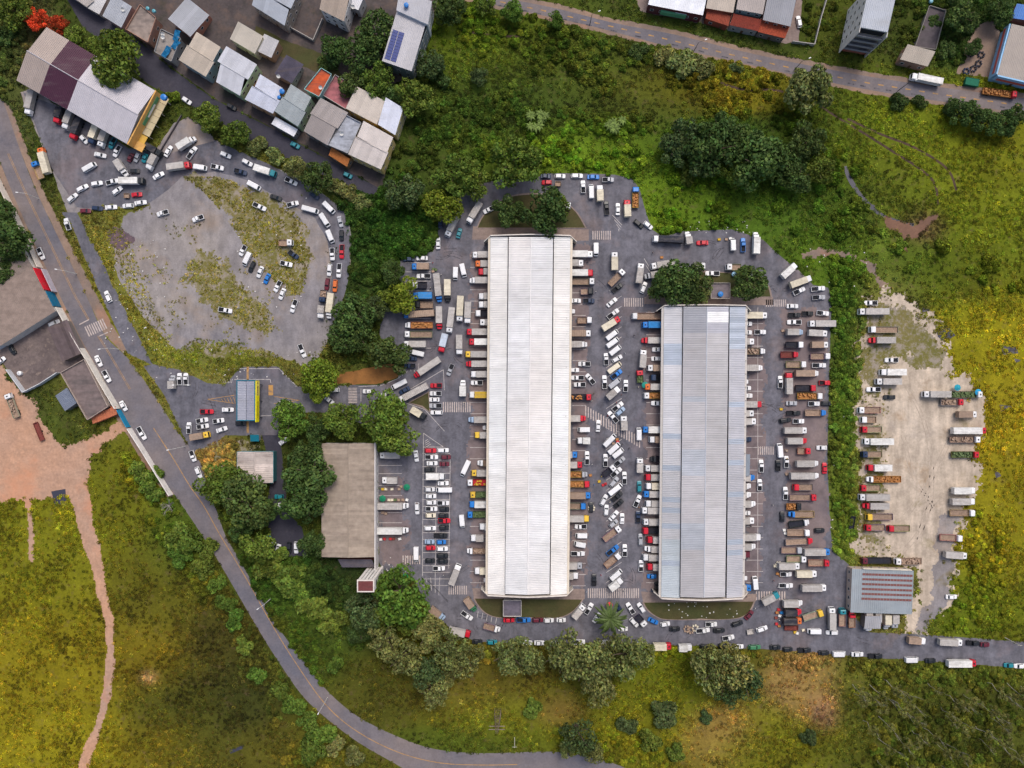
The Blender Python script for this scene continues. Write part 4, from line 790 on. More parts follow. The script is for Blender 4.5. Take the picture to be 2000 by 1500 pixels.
# ---------------------------------------------------------------- vehicles
# read off the photograph tile by tile: kind, paint letters, x, y, heading in degrees (0 = facing picture right), length; x0:x1 gives both ends
VEH = """
@0 0 5
T ws 285 1000 -103 235;T rk 562 1120 -108 165;T ws 655 1165 -111 195;T rk 742 1258 -112 215;C w 805 1355 -48 95;T dc 908 1312 -111 190;T ws 1003 1335 -111 205;P t 1092 1395 -118 110;C w 1820 980 -35 100
@160 220 8.333
P w 560 622 -118 200;C w 290 685 -12 230;V w 115 880 30 230;T ws 630 890 -58 280;C k 850 950 0 155;C m 785 725 62 150;C s 892 722 -118 170;T ws 1128 795 -118 265;C t 1015 735 -112 130;T kk 1140 600 -30 320;C w 1395 620 60 205;T ww 1690 480 33 320;P w 1782 645 55 240;T rs 1570 865 8 370;C w 1240 1020 28 190;V w 1920 888 -8 210;T kw 800 1105 0 400;P w 485 1120 15 210;C w 235 1150 10 185;C w 570 1265 38 185;C r 885 1330 5 170;L n 725 1350 0 85
@0 300 5
C w 800 335 28 128;C w 702 430 42 120;C m 830 558 0 105;C d 945 533 -5 105;C w 1080 522 5 115;C w 1245 508 183 110;C w 1368 478 8 125;P w 1582 578 197 118;P w 1928 630 200 115;P w 650 685 108 120;P w 390 975 -65 120;C w 1050 1395 115 120;F bn 366 160 112 180;T oc 418 62 106 265
@400 300 5
P w 118 130 -12 125;C w 200 10 -22 110;C w 412 85 -28 110;P d 345 175 -15 125;T tw 585 165 -18 215;V w 478 310 -28 135;P w 840 268 -25 130;C k 692 428 -18 120;P w 855 490 15 115;P w 530 515 -25 145;V w 1028 545 -15 185;V w 1210 525 -45 140;C d 1068 408 -35 105;V w 1168 648 -58 145;V w 1222 808 -68 128;C s 1320 662 -75 110;C k 1333 798 -90 105;P w 1242 980 -88 120;P r 1335 955 -92 135;C w 1215 1135 -96 120;P w 1308 1140 -94 140;C m 1192 1275 -98 115;C o 1270 1290 -95 120;F dn 1152 1392 -95 120;T wc 1218 1485 -97 245;T ws 1132 1548 -95 130;F wn 790 870 0 140;P d 862 985 -35 110;P w 792 1075 -12 120;P w 368 945 -118 110;V w 408 1028 -115 138;C k 457 1105 -115 110;C w 537 1155 -112 120;C b 605 1220 -115 105;P w 708 1295 -118 115;C w 752 1370 -112 115;P w 866 1488 -110 130;C t 1395 210 -25 80
@0 600 5
C w 957 525 -65 115;P w 1035 675 -62 125;C w 1200 965 -60 105;P w 1377 1232 -60 140;P w 1877 1455 -70 110;P w 1743 700 92 115;P w 1810 700 92 115;T ss 1678 730 90 130;F wn 115 960 110 250;L m 378 1215 112 190;C k 110 410 120 110;C s 522 155 25 125;C w 5 520 40 80;P w 1840 1180 90 110;P w 1968 1106 10 118;P w 1975 1165 8 118;T yn 1948 1257 10 180
@400 600 5
P w 195 28 -10 135;P w 948 425 -68 135;P r 15 1020 0 130;C w 222 1002 0 115;P w 130 1110 8 110;C k 348 1135 0 105;C w 162 1195 18 110;C w 765 1310 35 95;C w 1215 910 -40 100;C w 1265 808 180 95;C w 1592 822 180 105;P w 1765 862 185 120
@0 900 5
C w 1935 115 -68 115
@400 900 5
C t 722 352 180 80;C w 752 430 190 90;C w 710 870 -105 110;C k 820 850 -90 110;C w 890 850 -90 115;C w 652 828 50 80;V t 592 770 35 105
@740 480 8.333
C d 480 215 180 190;C w 700 200 180 185;T bn 670 335 180 290;P w 725 490 180 235;F wk 660 640 180 240;T bb 705 810 180 320;F kn 730 960 180 300;T bn 645 1110 184 510;F wo 650 1290 180 455;F wn 640 1440 180 455;T bs 958 680 -84 460;T kc 1115 725 -90 355;V w 1245 450 -92 205;V w 1370 400 -77 220;T rs 980 1170 -90 365;T ws 1165 1210 -97 420;T wc 1320 1025 -93 415;T ws 1445 1090 -92 355;T ws 1515:1900 145 180;T os 1560:1900 290 180;T rs 1610:1900 420 180;T ws 1475:1900 560 180;T ws 1615:1900 820 180;T ws 1615:1900 955 180;F wk 1565:1900 1100 180;T ws 1635:1900 1245 180;T rs 1420:1900 1400 180
@740 660 8.333
T ws 580 100 180 370;V w 620 245 167 230;C d 540 335 180 150;P d 500 455 180 160;T rl 1042 82 -104 310;T ws 1308 112 -90 325;T rs 780 485 -146 500;V w 325 757 -153 270;C d 412 855 -152 185;T ws 558 895 -152 530;P s 1160 520 -112 200;P r 930 775 180 190;P w 920 905 180 190;C w 900 1005 180 170;P s 920 1105 180 205;C w 935 1215 180 200;T kc 645 1230 -32 275;T ww 1365 818 90 260;T rw 1460:1900 62 180;T ys 1400:1760 265 180;T rs 1415:1900 422 180;T ws 1490:1900 590 180;P w 1495:1690 730 180;T wy 1465:1900 925 180;T ls 1455:1900 1332 180;C w 1690:1850 1462 180
@740 840 8.333
C w 605 425 -82 185;T ws 170 412 180 335;C r 838 335 0 185;C w 1040 330 0 190;P w 855 440 0 215;C m 1090 442 0 155;C w 865 542 0 178;C m 1065 555 0 158;C k 825 645 0 165;T ww 920 755 0 305;C w 1045 867 0 178;C w 830 967 0 158;V w 1058 975 180 265;C w 848 1077 0 168;C w 852 1181 0 165;P w 1045 1190 0 192;P w 855 1285 0 190;C k 1065 1290 0 162;C c 845 1392 0 165;C k 1050 1395 0 160;P r 1060 1478 0 200;V w 1405 625 -115 305;V w 1352 1490 -85 215;C w 620 1280 -88 192;T ws 170 820 180 260;T ws 229 1240 0 495;T ys 1550:1900 82 180;F wn 1605:1900 537 180;T ys 1500:1900 702 180;F wr 1435:1900 855 180;F yg 1480:1900 1052 180;T bw 1465:1900 1212 180;F bg 1435:1900 1376 180
@740 1020 8.333
T ww 225 140 0 495;C w 832 100 0 200;C k 1060 90 0 162;P k 1005 220 0 220;C l 825 320 0 160;C b 1015 325 0 152;C r 840 420 0 158;C w 1030 435 0 182;C k 1035 548 0 185;C k 830 630 0 162;C k 1035 638 0 180;P w 975 755 0 195;V w 605 530 -90 248;T ws 1238 855 69 345;T ws 1595 262 180 215;T ww 1630:1900 75 180;F wn 1435:1900 470 180;T wc 1550:1900 797 180;C w 1705:1880 945 180;T gn 1490 1350 -55 265
@820 1130 8.333
T ln 280 580 -38 290;P w 765 610 -35 210;T rs 648 880 -13 365;F wn 1170 805 -15 280;C r 1450 680 0 180;P b 1690 680 0 235;C m 1920 680 0 180;C k 935 1030 0 168;C t 1175 1040 0 168;C w 1755 1052 0 150;C w 1945 1052 0 165
@1060 1130 8.333
C w 100 685 0 160;C w 302 680 0 152;C w 205 1065 0 172;P w 600 1040 0 165;T ww 1060 1072 0 265;P w 1580 1080 0 190;T ws 590 540 50 265;P w 755 495 58 200;C w 880 645 55 180;C w 1310 825 0 155;C d 1245 490 -60 120;P w 1430 490 122 200;C w 1605 480 125 178;C w 1490 720 -48 178;F wk 1605 690 -48 215;C b 1800 695 -25 175
@1280 1130 8.333
C w 165 745 8 155;C k 320 825 0 168;P w 780 852 5 225;P w 915 750 0 190;C k 1042 850 0 188;P w 1195 970 10 195;C k 1340 740 18 188;C m 1530 600 48 178;C w 1740 825 18 188;L s 1545 870 10 105;T rc 120 1112 0 305;T ww 495 1130 0 228;C k 820 1112 0 188;C k 1115 1102 0 178;C w 1355 1112 0 172;C g 1620 1122 0 205
@1200 1200 5
C k 1575 325 0 105;C k 1697 345 0 98;P k 1860 355 0 130
@1600 1200 5
C k 48 380 0 108;V w 202 390 0 130;C w 378 393 0 122;P k 555 412 0 150;V w 912 447 0 135;C k 1092 456 0 105;T rw 1400 482 0 285;C t 1855 500 180 85;C w 1960 507 180 105;T wn 960 260 -5 178;T ws 1290 275 -3 235;P k 1510 285 -3 125;C m 1625 298 -3 80;C w 128 180 180 122;T ws 485 55 -90 225;T rs 577 55 -90 150;T sc 668 80 -90 150;T ss 742 72 -90 140
@1440 1080 8.333
V w 1258 1280 180 212;T ws 850 218 0 358;P w 800 350 0 190;T wc 1135 345 0 345;P w 800 535 0 238;T ws 1255 572 0 415;T ts 555 745 28 305;T ws 915 828 0 335;T rk 920 972 0 288;T ok 905 1112 0 315;F yn 1240 1018 18 335;T ws 1550 1070 90 355;F tn 1712 1050 90 295;F rn 1872 1090 90 255;L m 880 1222 0 220;V w 295 490 95 212;C w 70 415 0 195;T bs -60:240 575 0;F wn 965 100 0 320;F rn 1330 165 0 338
@1440 920 8.333
T ws 1105 80 0 485;F rn 1070 265 180 325;P w 790 365 90 208;F rn 1072 430 0 435;F ko 925 580 0 240;F bn 1050 705 180 415;C k 735 745 90 172;F wk 1010 855 8 335;F wn 1000 1005 0 365;F rn 1012 1150 3 445;F sn 890 1290 0 335;T bs 1305 1322 0 435;C k 1345 970 0 168;P w 370 230 90 190;T bs -60:300 110 0;T ws -60:240 250 0;T ws -60:240 392 0;T ws -60:315 540 0;C w 50:220 685 0;T ws -60:290 812 0;T ws -60:395 1082 0;T ws -60:315 1235 0;T ms -60:220 1362 0
@1440 740 8.333
P w 705 50 90 198;T rs 848 70 90 355;F rk 1115 150 0 330;P r 1430 65 0 185;F wo 1185 280 0 408;C s 890 397 0 182;P w 1258 405 0 190;C k 1455 400 0 168;P k 925 557 0 232;F bn 1280 552 0 342;C k 785 677 10 215;P w 1005 690 0 188;T ws 955 840 0 382;T rs 980 1010 0 342;V w 700 1165 95 228;F rn 1090 1175 0 198;C w 1380 1122 180 168;T ws 1150 1380 0 382;C r 1425 1455 90 178;P w 805 1350 90 188;P k 670 1412 90 178;P w 395 1420 90 205;C w 0:185 45 0;C w 30:235 150 0;P w 40:255 275 0;T rs -60:410 415 0;T ws -60:285 562 0;T ws -60:320 692 0;P d 20:240 985 0
@1440 560 8.333
P w 1015 65 25 208;P w 1325 30 5 262;P s 1335 172 2 213;C w 905 315 0 190;P k 940 460 0 198;P k 1155 435 0 178;P w 1400 430 -5 203;P w 935 575 180 238;T ws 1385 600 180 422;T ls 950 737 0 282;T ws 1320 755 -3 318;F wk 935 945 0 288;T wn 1350 945 0 288;F rm 855 1105 0 288;F wn 1355 1130 0 318;F wn 960 1265 0 328;P w 1340 1280 0 238;T wn 1145 1410 0 398;T wc -60:500 465 0;C w 50:250 602 0;P w 380 737 0 190;C w 50:245 742 0;T ws -60:290 892 0;F wn -60:460 1050 0;T ws -60:430 1320 0
@800 300 5
C d 1330 220 0 98;C r 1340 280 180 98;L n 1450 295 0 55;C w 1470 218 0 105;C w 1635 215 0 122;C b 1795 226 0 118;P s 1940 252 0 115;P w 1695 320 92 122;V w 1775 365 92 142;T wc 1860 380 92 162;P k 1925 525 95 148;T ws 632 575 -122 228;P w 775 545 205 120;T ws 420 692 -117 255;C t 483 776 75 100;C w 278 872 90 118;C d 300 680 90 60;T wc 1505 495 -10 150
@1200 300 5
C w 35 540 90 122;T rc 127 530 92 172;F bo 207 425 90 205;C k 238 685 -40 110;C w 330 700 -38 100;T wk 525 835 177 295;T ws 725 820 97 128;C r 862 870 180 113;V w 1160 885 92 122;P b 1260 890 90 158;T ww 1387 870 88 218;T ww 1710 1140 42 188;T wc 1825 1248 20 225;T ws 470 1082 190 225;T ss 375 1185 190 150;T ws 250 1165 82 202;C w 287 1307 68 115;F wn 1165 1108 180 150;P w 960 1168 180 138;T ws 835 1095 0 120
@1100 460 8.333
T wc 838 410 90 305;F wn 872 682 45 335;P k 885 850 38 200;V w 530 225 -90 212;C w 795 1085 40 222;P w 815 1272 38 222;T rc 782 1430 32 335;T ww -60:495 300 0;T ws -60:340 445 0;T rw -60:495 605 0;F wn -60:515 747 0;F kn 390 907 0 200;C w 215 1060 0 140;P d 420 1062 0 170;C w 20:195 1232 0;F wn 355 1377 0 240;F wn 1370 1312 180 515;T bb 1450 1452 180 325
@1100 640 8.333
T wn -60:460 92 0;T ws -60:395 270 0;P w 345 590 180 200;C w 70:260 690 0;P w 240 815 180 215;P w 437 835 130 198;P w 270 927 180 193;F rk -60:465 1130 0;T rs -60:370 1478 0;V w 800 115 38 228;V w 808 240 36 228;V w 850 365 38 220;P w 700 510 92 195;C w 880 505 30 183;V c 838 652 36 258;P b 872 757 38 205;P w 675 885 92 218;V s 840 902 38 220;P w 1020 947 88 193;T ws 820 1060 40 258;P w 890 1285 38 208;C l 940 1372 42 178;P w 812 1455 130 225;T ws 983 1540 92 238;T ws 1300 500 85 298;F rg 1250 790 95 170;T rs 1285:1800 205 180;P w 1450:1660 355 180;C w 1510 505 180 145;T wn 1370:1800 655 180;F dk 1415:1800 812 180;T os 1325:1800 962 180;F wo 1305:1600 1105 180;P w 1435:1660 1230 180
@1100 820 8.333
C w 570 100 86 190;V w 760 335 45 255;V w 830 465 42 238;V w 897 540 38 210;P w 690 660 90 205;P w 390 625 90 220;P s 918 682 40 198;F wk 762 830 40 245;P w 862 852 40 208;C s 828 1012 48 208;P w 990 955 90 203;V w 860 1125 38 258;P k 880 1250 40 208;P k 905 1367 40 170;C w 665 1310 62 208;C w 700 1472 85 178;V w 335 160 180 198;T ww 330 340 180 200;T bs -60:240 570 0;T rs -60:320 735 0;F so -60:395 890 0;F ro -60:435 1047 0;T bn -60:455 1232 0;F bn -60:375 1405 0;C k 455 1427 90 168;V w 1240 230 90 203;T ws 1250 740 88 238;C t 1240 1090 90 188;P w 1213 1325 65 208;T bw 1285:1800 160 180;T wn 1400:1800 322 180;F kk 1420:1800 640 180;T ws 1330:1800 790 180;T rs 1335:1800 937 180;T wc 1345:1800 1080 180;T bs 1305:1800 1212 180;T ws 1340:1800 1367 180;T ws 1270:1800 1478 180
@1100 1000 8.333
C w 825 62 48 198;C w 960 110 88 173;C s 820 190 40 168;F wn 798 352 38 345;P b 808 627 38 265;F wn 823 787 40 315;P w 990 630 90 198;V w 870 1032 40 228;T ww 858 1167 38 255;P k 505 1110 90 190;P w 285 240 180 193;V w 295 387 180 190;V w 270 532 170 190;P w 240 682 0 228;T ys -60:430 112 0;T ss -60:320 880 0;T ws -60:255 1042 0;P d 1230 82 90 198;C s 1260 445 90 193;P w 1270 877 88 173;T ws 1300:1800 165 180;F rk 1290:1800 312 180;T rs 1365:1800 457 180;T ws 1335:1800 607 180;T ws 1295:1800 747 180;T rs 1365:1800 897 180;C b 1375:1510 1050 180;C k 1525 1212 90 150
@1600 300 5
P w 505 1458 180 140
@1600 600 5
T ws 535 42 180 283;F wn 632 219 180 283;T rs 620 322 180 240;P w 712 516 180 130;T ww 725 634 180 243;T ws 680 726 180 238;P w 537 803 180 168;C k 690 879 180 115;F wn 490 1005 180 223;F wn 482 1099 180 155;F rn 512 1195 180 208;T ww 578 1312 180 283;F dn 515 1437 180 205;T ws 1150 850 180 258;F wg 1438 852 0 308;F rn 1300 927 0 215;T wn 1450 1047 0 195;T rw 1472 1205 0 338;F wn 1425 1292 0 293;F rg 1427 1440 0 263
@1600 900 5
T rw 590 69 180 228;F wo 635 181 180 333;F rn 500 266 180 203;T ws 540 357 180 288;T rs 560 444 180 240;F yn 590 549 180 263;F rn 545 653 180 198;F rn 778 661 180 218;F mk 560 976 180 298;F wn 870 982 180 265;T ww 1420 292 0 225;T ws 1413 399 0 235;F wn 1400 510 0 240;F wn 1290 753 -3 215;T ws 1340 923 -5 225;C w 1297 1331 0 110;L k 320 625 80 170
@1200 0 5
C w 1805 207 100 140
@1600 0 5
T ww 1055 768 168 305;F ro 1765 905 -8 330
@400 0 5
C k 258 1040 -28 100;C t 880 1415 -28 95
"""
PC = dict(w=(.80,.80,.81), s=(.42,.43,.46), k=(.016,.018,.022), r=(.58,.012,.03), b=(.02,.19,.58), d=(.016,.035,.085), m=(.13,.014,.028), t=(.015,.22,.27), c=(.76,.69,.54), l=(.34,.45,.60), n=(.36,.24,.16), o=(.70,.16,.03), y=(.78,.50,.05), g=(.05,.20,.09))
CC = dict(PC, s=(.50,.47,.445), w=(.80,.79,.76), c=(.74,.67,.52), n=(.38,.27,.20), k=(.03,.032,.045), d=(.03,.04,.08), y=(.62,.40,.04), g=(.12,.17,.07), o=(.46,.21,.07), r=(.55,.04,.05), b=(.03,.25,.62), m=(.22,.06,.05), l=(.55,.62,.72))
PN = dict(w='white', s='grey', k='black', r='red', b='blue', d='navy', m='maroon', t='teal', c='cream', l='pale blue', n='brown', o='orange', y='yellow', g='green')
WID = dict(C=1.74, P=1.86, V=1.96, T=2.5, F=2.45, L=1.9); HGT = dict(C=1.47, P=1.75, V=2.1, T=3.5, F=2.4, L=1.3)
def carring(x, hw, z0, z1, r=.12):
    return [(x, -hw + r, z0), (x, hw - r, z0), (x, hw, z0 + r), (x, hw, z1 - r), (x, hw - r * 1.3, z1), (x, -hw + r * 1.3, z1), (x, -hw, z1 - r), (x, -hw, z0 + r)]
def cabin(mb, xb0, xb1, xt0, xt1, hb, ht, z0, z1):
    """painted greenhouse frustum; returns window quads slightly proud of each side"""
    B = [Vector((xb0, -hb, z0)), Vector((xb1, -hb, z0)), Vector((xb1, hb, z0)), Vector((xb0, hb, z0))]
    T = [Vector((xt0, -ht, z1)), Vector((xt1, -ht, z1)), Vector((xt1, ht, z1)), Vector((xt0, ht, z1))]
    T2 = [Vector((t.x * .96 + (xt0 + xt1) * .02, t.y * .8, z1 + .05)) for t in T]
    for i in range(4):
        j = (i + 1) % 4; mb.quad(B[i], B[j], T[j], T[i]); mb.quad(T[i], T[j], T2[j], T2[i])
    mb.quad(*T2)
    def win(i, a=.06, lo=.10, hi=.93, t0=None, t1=None):
        j = (i + 1) % 4; n = (B[j] - B[i]).cross(T[i] - B[i]).normalized() * .012
        P = lambda s, t: B[i].lerp(B[j], s).lerp(T[i].lerp(T[j], s), t) + n
        s0, s1 = (a, 1 - a) if t0 is None else (t0, t1)
        return MB().quad(P(s0, lo), P(s1, lo), P(s1, hi), P(s0, hi))
    return win
def wheel_mesh(r, w, k=10):
    mb = MB(); mb.tube((0, -w / 2, 0), (0, w / 2, 0), r, r, k); m = mb.m('wheel'); m.materials.append(M['rubber']); return m
WCAR, WTRK = wheel_mesh(.31, .2), wheel_mesh(.48, .3)
def mk(mb, name, mat):
    m = mb.m(name); m.materials.append(M[mat]); return m
KIT = {}
# hatchback / saloon, 4.2 m
for var, (rb, rt) in enumerate(((-1.95, -1.55), (-1.45, -.95))):
    mb = MB(); st = [(-2.1,.70,.35,.80),(-2.0,.82,.25,.90),(-1.2,.87,.22,.93),(0,.87,.22,.93),(1.0,.86,.22,.90),(1.75,.82,.25,.80),(2.05,.70,.32,.68),(2.1,.6,.4,.6)]
    mb.loft([carring(*s_) for s_ in st]); win = cabin(mb, rb, .95, rt - .08, .36, .80, .67, .88, 1.42)
    KIT['C%d' % var] = [('body', mk(mb, 'body', 'paint'), 1), ('windscreen', mk(win(1, .05), 'windscreen', 'glass'), 0), ('rear_window', mk(win(3, .06), 'rear_window', 'glass'), 0), ('side_window', mk(win(0, .07, .15, .85), 'side_window', 'glass'), 0), ('side_window', mk(win(2, .07, .15, .85), 'side_window', 'glass'), 0)]
# pickup, 4.8 m
mb = MB(); st = [(-.25,.88,.3,1.0),(.3,.9,.28,1.02),(1.3,.9,.28,.99),(2.0,.86,.3,.92),(2.35,.74,.4,.8),(2.4,.6,.45,.7)]
mb.loft([carring(*s_) for s_ in st]); win = cabin(mb, -.35, 1.2, -.28, .68, .84, .73, .97, 1.68)
mb.box(-2.4,-.9,.4,-.26,.9,.66); mb.box(-2.4,-.9,.663,-.26,-.80,1.06); mb.box(-2.4,.80,.663,-.26,.9,1.06); mb.box(-2.4,-.797,.663,-2.31,.797,1.058)
KIT['P0'] = [('body', mk(mb, 'body', 'paint'), 1), ('windscreen', mk(win(1, .05), 'windscreen', 'glass'), 0), ('rear_window', mk(win(3, .1), 'rear_window', 'glass'), 0), ('side_window', mk(win(0, .07, .15, .85), 'side_window', 'glass'), 0), ('side_window', mk(win(2, .07, .15, .85), 'side_window', 'glass'), 0), ('bed', mk(MB().box(-2.3,-.79,.667,-.4,.79,.72), 'bed', 'bedliner'), 0)]
# crew van, 4.9 m
mb = MB(); st = [(-2.45,.88,.4,1.9),(-2.35,.95,.3,2.0),(1.2,.95,.3,2.0),(1.62,.93,.3,1.92),(2.2,.88,.3,1.15),(2.42,.78,.4,.95),(2.45,.7,.45,.85)]
mb.loft([carring(*s_, .14) for s_ in st])
for i in range(6): mb.box(-2.1 + i * .55, -.72, 1.995, -1.97 + i * .55, .72, 2.02)
ws = MB().quad((1.67,-.78,1.83),(2.15,-.76,1.2),(2.15,.76,1.2),(1.67,.78,1.83))
ws.v = [(x + .02, y, z + .03) for x, y, z in ws.v]
KIT['V0'] = [('body', mk(mb, 'body', 'paint'), 1), ('windscreen', mk(ws, 'windscreen', 'glass'), 0)] + [('side_window', mk(MB().quad((-2.2, s_ * .958, 1.25), (1.5, s_ * .958, 1.25), (1.3, s_ * .958, 1.72), (-2.2, s_ * .958, 1.72)), 'side_window', 'glass'), 0) for s_ in (-1, 1)]
# truck cab 2.1 m long (origin at the cab's back edge)
mb = MB(); st = [(0,1.05,.55,2.55),(.1,1.14,.5,2.68),(1.3,1.14,.5,2.66),(1.75,1.10,.5,2.45),(2.0,1.08,.5,1.6),(2.1,1.0,.55,1.0)]
mb.loft([carring(*s_, .16) for s_ in st])
KIT['cab'] = [('cab', mk(mb, 'cab', 'paint'), 1)]
CABSUB = [('windscreen', mk(MB().quad((1.79,-.92,2.36),(2.02,-.92,1.68),(2.02,.92,1.68),(1.79,.92,2.36)), 'windscreen', 'glass')), ('roof_hatch', mk(MB().box(.65,-.3,2.66,1.15,.3,2.73), 'roof_hatch', 'glass'))] + [('mirror', mk(MB().box(1.7, s_ * 1.2, 1.7, 1.85, s_ * 1.38, 2.2), 'mirror', 'frame')) for s_ in (-1, 1)]
CABSUB[0][1].vertices.foreach_set('co', [c + (.04 if i % 3 == 0 else 0) for i, c in enumerate([x for v_ in CABSUB[0][1].vertices for x in v_.co])])
# bonneted cab
mb = MB(); st = [(0,1.0,.5,2.35),(.1,1.08,.5,2.45),(.9,1.06,.5,2.4),(1.25,1.0,.5,1.75),(1.3,.95,.5,1.5),(2.0,.85,.5,1.4),(2.15,.7,.6,1.2)]
mb.loft([carring(*s_, .14) for s_ in st]); KIT['cab2'] = [('cab', mk(mb, 'cab', 'paint'), 1)]
CABSUB2 = [('windscreen', mk(MB().quad((.97,-.85,2.33),(1.30,-.82,1.72),(1.30,.82,1.72),(.97,.85,2.33)), 'windscreen', 'glass'))]
# cargo bodies are unit length along x, from 0 back to -1
def tarpbox(kind):
    mb = MB(); w, z0, z1 = 1.22, 1.05, 3.42
    if kind == 0:
        n = 14
        for i in range(n):
            a, b = -1 + i / n, -1 + (i + 1) / n; m_ = (a + b) / 2; dz = .07
            for x0, x1, za, zb in ((a, m_, 0, -dz), (m_, b, -dz, 0)):
                mb.quad((x0,-w,z1+za),(x1,-w,z1+zb),(x1,w,z1+zb),(x0,w,z1+za)); mb.quad((x0,-w,z0),(x1,-w,z0),(x1,-w,z1+zb),(x0,-w,z1+za)); mb.quad((x1,w,z0),(x0,w,z0),(x0,w,z1+za),(x1,w,z1+zb))
        mb.quad((0,-w,z0),(0,w,z0),(0,w,z1),(0,-w,z1)).quad((-1,w,z0),(-1,-w,z0),(-1,-w,z1),(-1,w,z1)).quad((-1,-w,z0),(-1,w,z0),(0,w,z0),(0,-w,z0))
    else:
        mb.box(-1, -w, z0, 0, w, z1); e = .004
        for x in np.linspace(-.98, -.02, 7): mb.box(x - .008, -w - .02, z0 + .05, x + .008, w + .02, z1 + .025)
        mb.box(-1.0 - e, -w - .03, z1 - .1, 0 + e, -w + .06, z1 + .04); mb.box(-1.0 - e, w - .06, z1 - .1, 0 + e, w + .03, z1 + .04)
    return mb
TB = [mk(tarpbox(0), 'tarp_cover', 'tarp'), mk(tarpbox(1), 'cargo_box', 'tarp')]
mb = MB()
for i in range(9): y = -1.16 + i * .26; mb.box(-.99, y, 1.05, -.01, y + .235, 1.16 + .008 * (i % 2))
FB = mk(mb, 'bed_floor', 'wood')
SB = [mk(MB().box(-1, s_ * 1.21 - .03, 1.0, 0, s_ * 1.21 + .03, 1.72), 'side_board', 'wood') for s_ in (-1, 1)]
EB = mk(MB().box(-.03, -1.17, 1.0, .03, 1.17, 1.7), 'tail_board', 'wood')
CH = mk(MB().box(-1, -.5, .55, 0, .5, .95), 'chassis', 'frame')
LB = mk(MB().box(-.5,-.9,.45,.5,.9,.55).box(-.5,-.9,.553,.5,-.84,1.1).box(-.5,.84,.553,.5,.9,1.1).box(-.5,-.837,.553,-.47,.837,1.098).box(.47,-.837,.553,.5,.837,1.098), 'trailer_body', 'wood')
DB = mk(MB().box(.5,-.05,.5,.95,.05,.58), 'drawbar', 'frame')
def parse():
    out = []; x0 = y0 = 0; k = 1
    for line in VEH.strip().split('\n'):
        if line[0] == '@': x0, y0, k = [float(v) for v in line[1:].split()]; continue
        for e in line.split(';'):
            t = e.split(); kind, cols = t[0], t[1]
            if ':' in t[2]:
                a, b = [float(v) for v in t[2].split(':')]; x, y, h, l = (a + b) / 2, float(t[3]), float(t[4]), b - a
            else: x, y, h, l = [float(v) for v in t[2:6]]
            z = HGT[kind] * .75; px, py = x0 + x / k, y0 + y / k
            L = l / k * S * (H - HGT[kind] * .8) / H
            if kind == 'C': L = min(max(L, 3.6), 4.7)
            elif kind == 'P': L = min(max(L, 4.4), 5.5)
            elif kind == 'V': L = min(max(L, 4.4), 6.6)
            elif kind in 'TF': L = max(L, 5.0)
            else: L = max(L, 2.0)
            p = W(px, py, z); out.append(dict(k=kind, c=cols, p=Vector((p.x, p.y, 0)), h=R(h), L=L, px=px, py=py))
    return out
VS = parse()
def push_apart(vs, rounds=14):
    n = len(vs)
    for _ in range(rounds):
        moved = False
        for i in range(n):
            a = vs[i]
            for j in range(i + 1, n):
                b = vs[j]; d = b['p'] - a['p']
                if abs(d.x) > 12 or abs(d.y) > 12: continue
                best = None
                for v in (a, b):
                    for s_ in (0, math.pi / 2):
                        ax = Vector((math.cos(v['h'] + s_), math.sin(v['h'] + s_), 0)); ra = rb = 0
                        ra = a['L'] / 2 * abs(ax.dot(Vector((math.cos(a['h']), math.sin(a['h']), 0)))) + WID[a['k']] / 2 * abs(ax.dot(Vector((-math.sin(a['h']), math.cos(a['h']), 0))))
                        rb = b['L'] / 2 * abs(ax.dot(Vector((math.cos(b['h']), math.sin(b['h']), 0)))) + WID[b['k']] / 2 * abs(ax.dot(Vector((-math.sin(b['h']), math.cos(b['h']), 0))))
                        ov = ra + rb + .16 - abs(ax.dot(d))
                        if ov <= 0: best = 0; break
                        if best is None or ov < best[0]: best = (ov, ax * (1 if ax.dot(d) >= 0 else -1))
                    if best == 0: break
                if best:
                    m_ = best[1] * min(best[0], .6) * .52; a['p'] -= m_; b['p'] += m_; moved = True
        if not moved: break
push_apart(VS)
